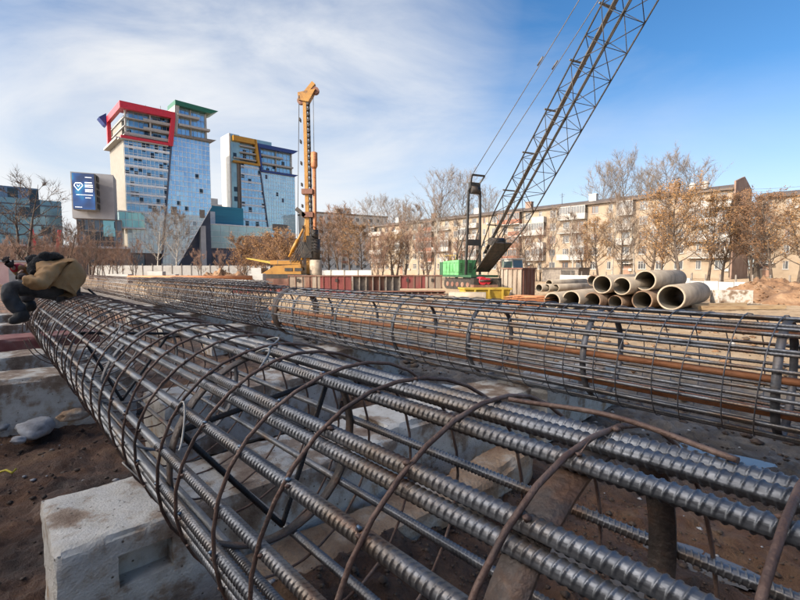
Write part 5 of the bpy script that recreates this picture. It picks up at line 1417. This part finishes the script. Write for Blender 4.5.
# overhead cables at the right
for k, (v0, v1) in enumerate(((187, 179), (190, 186), (186, 187.5))):
    a = at(700, v0, 120); c = at(860, v1, 95); mb = MB()
    mb.tube([a.lerp(c, q / 10) - Vector((0, 0, 1.2 * math.sin(math.pi * q / 10))) for q in range(11)], .035, 4)
    tag(mb.build('overhead_cable', M_BLACK), ['topmost overhead cable above the right hand roofs', 'lowest overhead cable above the right hand roofs', 'middle overhead cable above the right hand roofs'][k], 'cable', 'overhead cables')
# ------------------------------------------------------------------ trees
M_BARK = mottled('brown_bark', [(0.035, 0.024, 0.018), (0.075, 0.055, 0.042), (0.12, 0.09, 0.07)], 3, (0.85, 1.0), 0, 0.5, 12)
M_BIRCH = mottled('birch_bark', [(0.042, 0.035, 0.032), (0.280, 0.252, 0.217), (0.385, 0.357, 0.322)], 2.2, (0.8, 0.95), 0, 0.2, 12, pos=[0.3, 0.42, 0.7], stretch=(1, 1, 2.5))
M_TWIG = mottled('brown_twigs', [(0.068, 0.045, 0.032), (0.128, 0.090, 0.066), (0.180, 0.131, 0.098)], 0.6, (0.85, 1.0))
M_TWIG_RED = mottled('reddish_twigs', [(0.098, 0.052, 0.036), (0.175, 0.101, 0.070), (0.224, 0.140, 0.101)], 0.6, (0.85, 1.0))
M_TWIG_PALE = mottled('pale_twigs', [(0.078, 0.060, 0.048), (0.144, 0.114, 0.093), (0.180, 0.150, 0.126)], 0.6, (0.85, 1.0))
M_LEAF = mottled('dry_orange_leaves', [(0.136, 0.062, 0.022), (0.236, 0.124, 0.046), (0.310, 0.186, 0.081)], 0.8, (0.8, 1.0), pos=[0.3, 0.48, 0.68])
M_LEAF_B = mottled('dry_brown_leaves', [(0.088, 0.041, 0.019), (0.170, 0.085, 0.039), (0.231, 0.129, 0.065)], 0.8, (0.8, 1.0), pos=[0.3, 0.48, 0.68])
def rdir(rg):
    while 1:
        v = Vector((rg.uniform(-1, 1), rg.uniform(-1, 1), rg.uniform(-1, 1)))
        if .05 < v.length < 1: return v.normalized()
def tree_meshes(seed, H, crown0, spread, up, nlimb, twigs, leaves, tr, bark, twig, leafm, twig_r=.016, leaf_s=.16, forks=1):
    """tapered trunk with limbs (one mesh), branches, twigs and dry leaves spread through the crown (another)"""
    rg = random.Random(seed)
    tm, cm = MB(), MB()
    lines = []
    tops = []
    for f in range(forks):
        pts = [Vector((0.25 * f * rg.uniform(-1, 1), 0.25 * f * rg.uniform(-1, 1), -.15))]; lean = Vector((rg.uniform(-.06, .06), rg.uniform(-.06, .06), 1)) + (Vector((rg.uniform(-.25, .25), rg.uniform(-.25, .25), 0)) if forks > 1 else Vector())
        n = 9; hh = H * (1 - .12 * f)
        for i in range(n):
            lean = (lean + Vector((rg.uniform(-.07, .07), rg.uniform(-.07, .07), .05))).normalized()
            pts.append(pts[-1] + lean * hh / n)
        rs = [tr * (1.15 if i == 0 else 1) * (1 - .93 * (i / n) ** .85) for i in range(n + 1)]
        tm.tube(pts, rs, 9); tops.append((pts, rs, hh))
    def branch(p, d, L, r, lev, mb):
        n = 5 if lev == 1 else 3
        pts = [p]; dd = d.copy()
        for i in range(n):
            dd = (dd + rdir(rg) * .22 + Vector((0, 0, up * (.16 if lev == 1 else .1)))).normalized()
            pts.append(pts[-1] + dd * L / n)
        mb.tube(pts, [r * (1 - .8 * i / n) for i in range(n + 1)], 6 if lev == 1 else 3, caps=False)
        return pts
    for i in range(nlimb):
        pts, rs, hh = tops[i % forks]
        q = crown0 + (1 - crown0) * (i + rg.random() * .8) / nlimb; q = min(.97, q)
        k = q * (len(pts) - 1); i0 = min(int(k), len(pts) - 2); p = pts[i0].lerp(pts[i0 + 1], k - i0)
        az = i * 2.4 + rg.uniform(-.5, .5)
        d = Vector((math.cos(az), math.sin(az), up * rg.uniform(.5, 1.1))).normalized()
        w = math.sin(math.pi * min(1, .18 + .82 * (q - crown0) / (1 - crown0))) ** .7
        L = spread * (.3 + .75 * w) * rg.uniform(.75, 1.15)
        b1 = branch(p, d, L, max(.02, tr * .42 * (1 - q * .75)), 1, tm)
        for j in range(7):
            kk = rg.uniform(.25, 1) * 4.99; j0 = int(kk); pp = b1[j0].lerp(b1[j0 + 1], kk - j0)
            d2 = ((b1[j0 + 1] - b1[j0]).normalized() + rdir(rg) * .85 + Vector((0, 0, .2 * up))).normalized()
            b2 = branch(pp, d2, L * rg.uniform(.28, .55), max(.014, tr * .09), 2, cm)
            lines.append((b2, L * .3))
    for (b2, l) in lines:
        for j in range(twigs):
            kk = rg.uniform(.1, 1) * 2.99; j0 = int(kk); pp = b2[j0].lerp(b2[j0 + 1], kk - j0)
            d3 = ((b2[j0 + 1] - b2[j0]).normalized() + rdir(rg) * .9 + Vector((0, 0, .25 * up))).normalized()
            e = pp + d3 * rg.uniform(.45, 1.25) * (.5 + l * .35)
            cm.cone(pp, e, twig_r)
            if leaves:
                for q in range(leaves):
                    if rg.random() < .25: continue
                    c = pp.lerp(e, rg.uniform(.3, 1)) + rdir(rg) * .12
                    a = rdir(rg) * leaf_s * rg.uniform(.5, 1.1); b_ = a.cross(rdir(rg)).normalized() * leaf_s * rg.uniform(.3, .6)
                    cm.poly([c - a, c + b_, c + a, c - b_], 1)
    return tm.mesh('trunk', bark), cm.mesh('crown', [twig, leafm])
TREES = {
    'birch': [tree_meshes(11 + k, 17, .28, 3.4, 1.3, 34, 13, 0, .19, M_BIRCH, M_TWIG, M_LEAF, .013) for k in range(2)],
    'tall': [tree_meshes(31 + k, 19, .30, 6.0, .95, 34, 15, 0, .22, M_BARK, M_TWIG_PALE, M_LEAF, .014) for k in range(2)],
    'oak': [tree_meshes(51 + k, 12, .22, 4.6, .75, 28, 13, 3, .24, M_BARK, M_TWIG, M_LEAF, .012, .12) for k in range(3)],
    'brown': [tree_meshes(71 + k, 13, .20, 4.2, .85, 28, 13, 3, .24, M_BARK, M_TWIG, M_LEAF_B, .012, .115) for k in range(2)],
    'bush': [tree_meshes(91 + k, 6.5, .06, 3.0, .9, 26, 14, 3, .10, M_BARK, M_TWIG_RED, M_LEAF, .012, .09, 3) for k in range(2)],
    'scrub': [tree_meshes(111 + k, 9, .15, 2.8, 1.2, 24, 9, 0, .10, M_BARK, M_TWIG_RED, M_LEAF, .018, .14, 3) for k in range(2)],
    'bare': [tree_meshes(131 + k, 11, .2, 3.6, .8, 22, 9, 0, .22, M_BARK, M_TWIG, M_LEAF, .018, .14, 2) for k in range(2)],
    'white': [tree_meshes(151 + k, 10, .25, 3.4, 1.0, 24, 9, 0, .13, M_BIRCH, M_TWIG_PALE, M_LEAF, .02) for k in range(2)],
}
NAMES = {'birch': 'birch_tree', 'tall': 'bare_tree', 'oak': 'leafy_tree', 'brown': 'leafy_tree', 'bush': 'bush', 'scrub': 'young_tree', 'bare': 'bare_tree', 'white': 'pale_tree'}
HT = {'birch': 17, 'tall': 19, 'oak': 12, 'brown': 13, 'bush': 6.5, 'scrub': 9, 'bare': 11, 'white': 10}
tn = [0]
def tree(kind, u, v_top, Y, label, lean=0):
    """a tree standing at column u, Y metres out, grown until its top reaches photo row v_top"""
    p = G(u, 280, Y); h = at(u, v_top, Y).z
    tn[0] += 1
    tm, cm = TREES[kind][tn[0] % len(TREES[kind])]
    T = thing(NAMES[kind], p, tn[0] * 2.1, label, 'bush' if kind == 'bush' else 'tree', 'trees and bushes around the site')
    s_ = h / (HT[kind] * 1.02)
    wd = rnd.uniform(.9, 1.22); T.scale = (max(s_, .75 * s_ + .2) * wd, max(s_, .75 * s_ + .2) / wd ** .5, s_)
    link('trunk', tm, T); link('crown', cm, T)
for a in [
    ('bare', -12, 188, 46, 'large bare tree half cut by the left edge'), ('bare', 22, 178, 60, 'tall bare tree at the far left before the dark glass office'),
    ('scrub', 30, 232, 62, 'reddish bare young tree between the red props'), ('scrub', 52, 228, 66, 'reddish bare young tree right of the red props'),
    ('bare', 66, 222, 70, 'bare tree left of the screen block'), ('scrub', 40, 246, 56, 'low reddish bare tree behind the worker\'s back'), ('scrub', 76, 226, 72, 'thin bare tree directly below the lit screen'),
    ('bare', 92, 224, 74, 'bare tree before the dark lower storeys of the screen block'), ('scrub', 108, 234, 76, 'bare young tree left of the red topped tower corner'),
    ('scrub', 136, 240, 80, 'small bare tree before the tower entrance'), ('white', 158, 214, 92, 'pale twiggy tree before the left half of the red topped tower'),
    ('white', 176, 216, 95, 'pale twiggy tree before the slanted wing of the red topped tower'), ('scrub', 222, 250, 78, 'low brown bush before the slate podium base'),
    ('bush', 246, 240, 62, 'round orange bush left of the drilling rig'), ('bush', 268, 232, 60, 'larger round orange bush directly left of the drilling mast'), ('bush', 288, 236, 58, 'orange bush behind the back stays of the drilling rig'),
    ('brown', 330, 226, 66, 'brown leafed tree just right of the drill rod'), ('brown', 350, 212, 72, 'taller brown leafed tree before the pale panel block'), ('scrub', 340, 208, 80, 'bare tree in front of the roof hut of the pale block'),
    ('oak', 362, 228, 62, 'orange leafed tree at the left end of the brick block'), ('scrub', 376, 236, 58, 'bare young tree above the left red formwork'), ('oak', 392, 236, 64, 'low orange leafed tree above the ribbed formwork'),
    ('scrub', 405, 226, 66, 'bare young tree before the left third of the brick block'), ('birch', 418, 206, 70, 'birch with white trunk left of the crane'), ('birch', 434, 200, 68, 'birch with white trunk nearest the crane engine house'), ('scrub', 446, 232, 62, 'reddish bare tree directly behind the crane engine house'),
    ('tall', 388, 202, 150, 'bare tree rising behind the left end of the brick roof'), ('tall', 436, 178, 130, 'tallest bare tree behind the brick roof, left of the gantry'), ('tall', 458, 180, 128, 'tall bare tree behind the roof just left of the gantry'), ('tall', 410, 206, 140, 'small bare treetop behind the roof at left'), ('tall', 372, 204, 160, 'faint bare treetop beyond the far left roof end'),
    ('tall', 484, 192, 125, 'bare treetop behind the roof seen through the gantry'),
    ('bare', 528, 222, 58, 'bare forked tree right of the boom foot'), ('scrub', 500, 236, 64, 'bare young tree behind the crane cab'), ('birch', 552, 208, 62, 'thin birch before the stairwell windows'), ('birch', 572, 214, 58, 'thin pale trunked birch left of the red balconies'),
    ('oak', 598, 222, 60, 'orange leafed tree before the red balconies'), ('birch', 612, 196, 60, 'tall thin birch right of the red balconies'), ('birch', 634, 200, 56, 'tall thin birch above the pipe stack'), ('bare', 650, 204, 52, 'dark bare tree above the right top pipe'),
    ('tall', 596, 172, 112, 'tall bare tree behind the roof, leftmost of the right group'), ('tall', 628, 164, 110, 'tallest bare tree behind the roof right of the boom'), ('tall', 664, 164, 108, 'tall bare tree behind the roof left of the vent cowls'), ('tall', 694, 166, 106, 'tall bare tree behind the roof by the vent cowls'), ('tall', 648, 176, 118, 'thin bare tree between the tall ones behind the roof'),
    ('oak', 680, 188, 42, 'large orange leafed tree in front of the brick block right half'), ('oak', 708, 202, 46, 'orange leafed tree right of the large orange one'),
    ('brown', 753, 200, 44, 'large brown leafed tree covering the gable of the brick block'), ('brown', 772, 198, 41, 'brown leafed tree right of the gable'), ('oak', 798, 204, 39, 'orange leafed tree at the right edge'), ('scrub', 752, 226, 52, 'thin bare tree at the foot of the gable'), ('brown', 722, 214, 47, 'brown leafed tree left of the gable'), ('oak', 660, 216, 50, 'smaller orange leafed tree left of the large orange one'), ('brown', 760, 212, 49, 'brown leafed tree directly before the gap between the two blocks'), ('bare', 622, 214, 54, 'bare dark tree behind the pipe stack'), ('bare', 396, 214, 72, 'bare spreading tree before the left end of the brick block'), ('bare', 428, 216, 74, 'bare spreading tree behind the white trunked birches'), ('bare', 456, 214, 72, 'bare spreading tree before the brick block, left of the gantry'), ('birch', 404, 208, 78, 'thin white trunked birch at the left end of the brick block')]:
    tree(*a)
for u, vt, Y, w in ((4, 240, 52, 'at the far left edge'), (16, 238, 54, 'second from the left edge'), (46, 236, 58, 'just right of the left red prop'), (58, 238, 60, 'above the worker\'s hat'), (84, 236, 64, 'left of the start of the white fence'), (98, 244, 66, 'above the start of the white fence'), (118, 246, 70, 'left of the tower entrance'), (200, 250, 84, 'at the slanted wing\'s lower tip'), (424, 228, 60, 'between the two white trunked birches'), (382, 226, 60, 'at the left end of the brick block'), (468, 236, 62, 'between the gantry legs'), (516, 232, 60, 'right of the crane cab'), (540, 228, 62, 'before the bright stairwell'), (585, 226, 66, 'before the red balconies')):
    tree('scrub', u, vt, Y, 'reddish brown leafless sapling ' + w)

# ------------------------------------------------------------------ the worker
M_JACKET = mottled('khaki_canvas', [(0.22, 0.118, 0.045), (0.34, 0.190, 0.078), (0.41, 0.24, 0.11)], 2.5, (0.85, 1.0), 0, 0.5, 14, dist=0.02)
M_TROUS = mottled('dirty_grey_trousers', [(0.025, 0.024, 0.025), (0.06, 0.06, 0.065), (0.12, 0.115, 0.11)], 3.5, (0.8, 1.0), 0, 0.5, 16, dist=0.02, pos=[.35, .5, .75])
M_FUR = mottled('black_fur', [(0.006, 0.005, 0.005), (0.02, 0.018, 0.017)], 14, (0.9, 1.0), 0, 0.9, 60, dist=.03)
M_SKIN = mottled('weathered_skin', [(0.36, 0.19, 0.13), (0.48, 0.28, 0.20)], 6, (0.5, 0.65))
M_BOOT = mottled('muddy_boot', [(0.02, 0.018, 0.016), (0.05, 0.045, 0.04)], 6, (0.6, 0.9), 0, 0.3, 30)
M_GLOVE = mottled('dark_work_glove', [(0.02, 0.013, 0.012), (0.05, 0.035, 0.03)], 9, (0.8, 1.0), 0, 0.4, 40)
FOLD = bpy.data.textures.new('folds', 'CLOUDS'); FOLD.noise_scale = .16; FOLD.noise_depth = 2
CREASE = bpy.data.textures.new('creases', 'CLOUDS'); CREASE.noise_scale = .06; CREASE.noise_depth = 1
def skin(name, verts, edges, radii, mat, parent, sub=2, root=0, fold=0):
    me = bpy.data.meshes.new(name); me.from_pydata([tuple(v) for v in verts], edges, [])
    o = bpy.data.objects.new(name, me); COL.objects.link(o); o.parent = parent
    md = o.modifiers.new('skin', 'SKIN'); md.use_smooth_shade = True
    lay = me.skin_vertices[0].data if me.skin_vertices else None
    if lay is None:
        bm = bmesh.new(); bm.from_mesh(me); bm.verts.layers.skin.verify(); bm.to_mesh(me); bm.free(); lay = me.skin_vertices[0].data
    for i, r in enumerate(radii): lay[i].radius = (r, r) if not isinstance(r, tuple) else r
    for i in range(len(radii)): lay[i].use_root = (i == root)
    ss = o.modifiers.new('smooth', 'SUBSURF'); ss.levels = sub; ss.render_levels = sub
    if fold:
        d2 = o.modifiers.new('creases', 'DISPLACE'); d2.texture = CREASE; d2.strength = fold * .9; d2.mid_level = .5; d2.texture_coords = 'LOCAL'
        dm = o.modifiers.new('folds', 'DISPLACE'); dm.texture = FOLD; dm.strength = fold * 2; dm.mid_level = .5; dm.texture_coords = 'LOCAL'
    me.materials.append(mat)
    return o
def worker():
    seat = P(6.35, .66, 1.43)
    T = thing('person', seat, 0, 'worker in khaki jacket and black fur hat sitting bent over on a rebar cage', 'person')
    def L(u, v, Y): return at(u, v, Y) - seat
    hip = L(73, 287, 5.15); bel = L(69, 278, 5.1); mid = L(63, 270, 5.06); che = L(52, 265, 5.0); nek = L(39, 264, 4.95); hed = L(31, 268, 4.9)
    hL = L(60, 291, 5.08); kL = L(10, 287, 4.70); aL = L(22, 314, 4.72); tL = L(8, 318, 4.6)
    hR = L(66, 287, 5.3); kR = L(22, 280, 5.35); aR = L(30, 304, 5.4); tR = L(18, 308, 5.3)
    sL = L(47, 268, 4.82); eL = L(40, 284, 4.66); wL = L(22, 277, 4.6)
    sR = L(46, 263, 5.18); eR = L(26, 268, 5.3); wR = L(12, 268, 5.1)
    V = [hip, bel, mid, che, nek, hed, hL, kL, aL, hR, kR, aR, sL, eL, wL, sR, eR, wR]
    E_ = [(0, 1), (1, 2), (2, 3), (3, 4), (4, 5), (0, 6), (6, 7), (7, 8), (0, 9), (9, 10), (10, 11), (3, 12), (12, 13), (13, 14), (3, 15), (15, 16), (16, 17)]
    r = [.10, .10, .09, .065, .05, .08, .07, .05, .038, .07, .05, .038, .05, .04, .03, .05, .04, .03]
    skin('body', V, E_, r, M_SKIN, T)
    # padded jacket: back, hem and sleeves
    hem = L(76, 292, 5.15)
    V = [L(73, 290, 5.10), L(70, 281, 5.06), L(62, 274, 5.02), L(51, 269, 4.97), L(43, 268, 4.94), L(46, 274, 4.76), L(39, 285, 4.62), L(22, 278, 4.60), L(44, 266, 5.2), L(27, 270, 5.3), L(15, 270, 5.12), L(60, 286, 4.94)]
    skin('jacket', V, [(0, 1), (1, 2), (2, 3), (3, 4), (3, 5), (5, 6), (6, 7), (3, 8), (8, 9), (9, 10), (1, 11)], [.205, .20, .188, .155, .09, .095, .08, .06, .09, .075, .06, .145], M_JACKET, T, 3, 0, .035)
    mb = MB()     # black yoke and fur collar over the shoulders
    yk = [L(63, 259.5, 5.0), L(56, 256.5, 4.96), L(48, 257.5, 4.93), L(42, 262, 4.9), L(37, 268, 4.84), L(33, 277, 4.76)]
    skin('fur_collar', yk, [(i, i + 1) for i in range(5)], [.04, .06, .075, .09, .085, .055], M_FUR, T, 3, 0, .03)
    ht = [L(42, 259, 4.98), L(36, 261, 4.93), L(30, 264, 4.9), L(34, 270, 4.86)]
    skin('fur_hat', ht, [(0, 1), (1, 2), (1, 3)], [.08, .12, .10, .06], M_FUR, T, 3, 0, .03)
    # face under the hat: nose, eyes and mouth on the lowered head
    f = hed + Vector((-.07, -.03, -.045))
    mb = MB(); mb.tube([f + Vector((0, 0, .02)), f + Vector((-.035, -.005, -.02))], [.012, .017], 8); mb.build('nose', M_SKIN, T)
    # trousers and boots
    V = [L(70, 290, 5.14), L(60, 291, 5.08), L(38, 289, 4.88), L(10, 287, 4.70), L(8, 296, 4.64), L(16, 306, 4.7), L(22, 314, 4.72), L(64, 287, 5.3), L(40, 283, 5.32), L(22, 281, 5.35), L(29.5, 303, 5.4)]
    skin('trousers', V, [(0, 1), (1, 2), (2, 3), (3, 4), (4, 5), (5, 6), (0, 7), (7, 8), (8, 9), (9, 10)], [.14, .12, .10, .088, .085, .075, .065, .12, .10, .088, .075], M_TROUS, T, 3, 0, .022)
    for (a, t_) in ((aL, tL), (aR, tR)):
        heel = a + (a - t_) * .35 + Vector((0, 0, -.05)); 
        skin('boot', [a + Vector((0, 0, .06)), a + Vector((0, 0, -.045)), heel, a.lerp(t_, .55) + Vector((0, 0, -.05)), t_ + Vector((0, 0, -.03))], [(0, 1), (1, 2), (1, 3), (3, 4)], [.062, .058, .045, .048, .038], M_BOOT, T, root=1)
    # gloved hands gripping a pair of pliers: palm, four bent fingers and a thumb each
    for (w, dirn, upv) in ((wL, (wR - wL).normalized(), Vector((0, 0, 1))), (wR, Vector((-.35, -.3, .75)).normalized(), Vector((0, -1, 0)))):
        side = dirn.cross(upv).normalized()
        palm = w + dirn * .05
        V = [w, palm, w + dirn * .095]; E2 = [(0, 1), (1, 2)]; rr = [.030, .036, .03]
        for k, (o_, ln) in enumerate(((-.03, .065), (-.01, .075), (.01, .072), (.03, .058))):
            b0 = w + dirn * .09 + side * o_; i0 = len(V)
            V += [b0, b0 + dirn * ln * .5 - upv * .012, b0 + dirn * ln * .72 - upv * .045]; E2 += [(2, i0), (i0, i0 + 1), (i0 + 1, i0 + 2)]; rr += [.012, .0115, .010]
        i0 = len(V); V += [w + dirn * .04 + side * .045, w + dirn * .085 + side * .06 - upv * .02]; E2 += [(1, i0), (i0, i0 + 1)]; rr += [.014, .011]
        skin('glove', V, E2, rr, M_GLOVE, T, 1)
    mb = MB(); dv = (wR - eR).normalized(); mb.tube([wR - dv * .13, wR - dv * .09, wR - dv * .02], [.05, .055, .045], 12); mb.build('red_cuff', M_REDP, T)
    o = L(88, 289, 5.25) + seat; e = L(98, 297, 5.3) + seat
    mb = MB(); mb.tube([o, o.lerp(e, .5), e], .012, 6)
    tag(mb.build('iron_rod', M_STEEL_DARK), 'short dark rod leaning out behind the worker\'s back', 'rod')
worker()
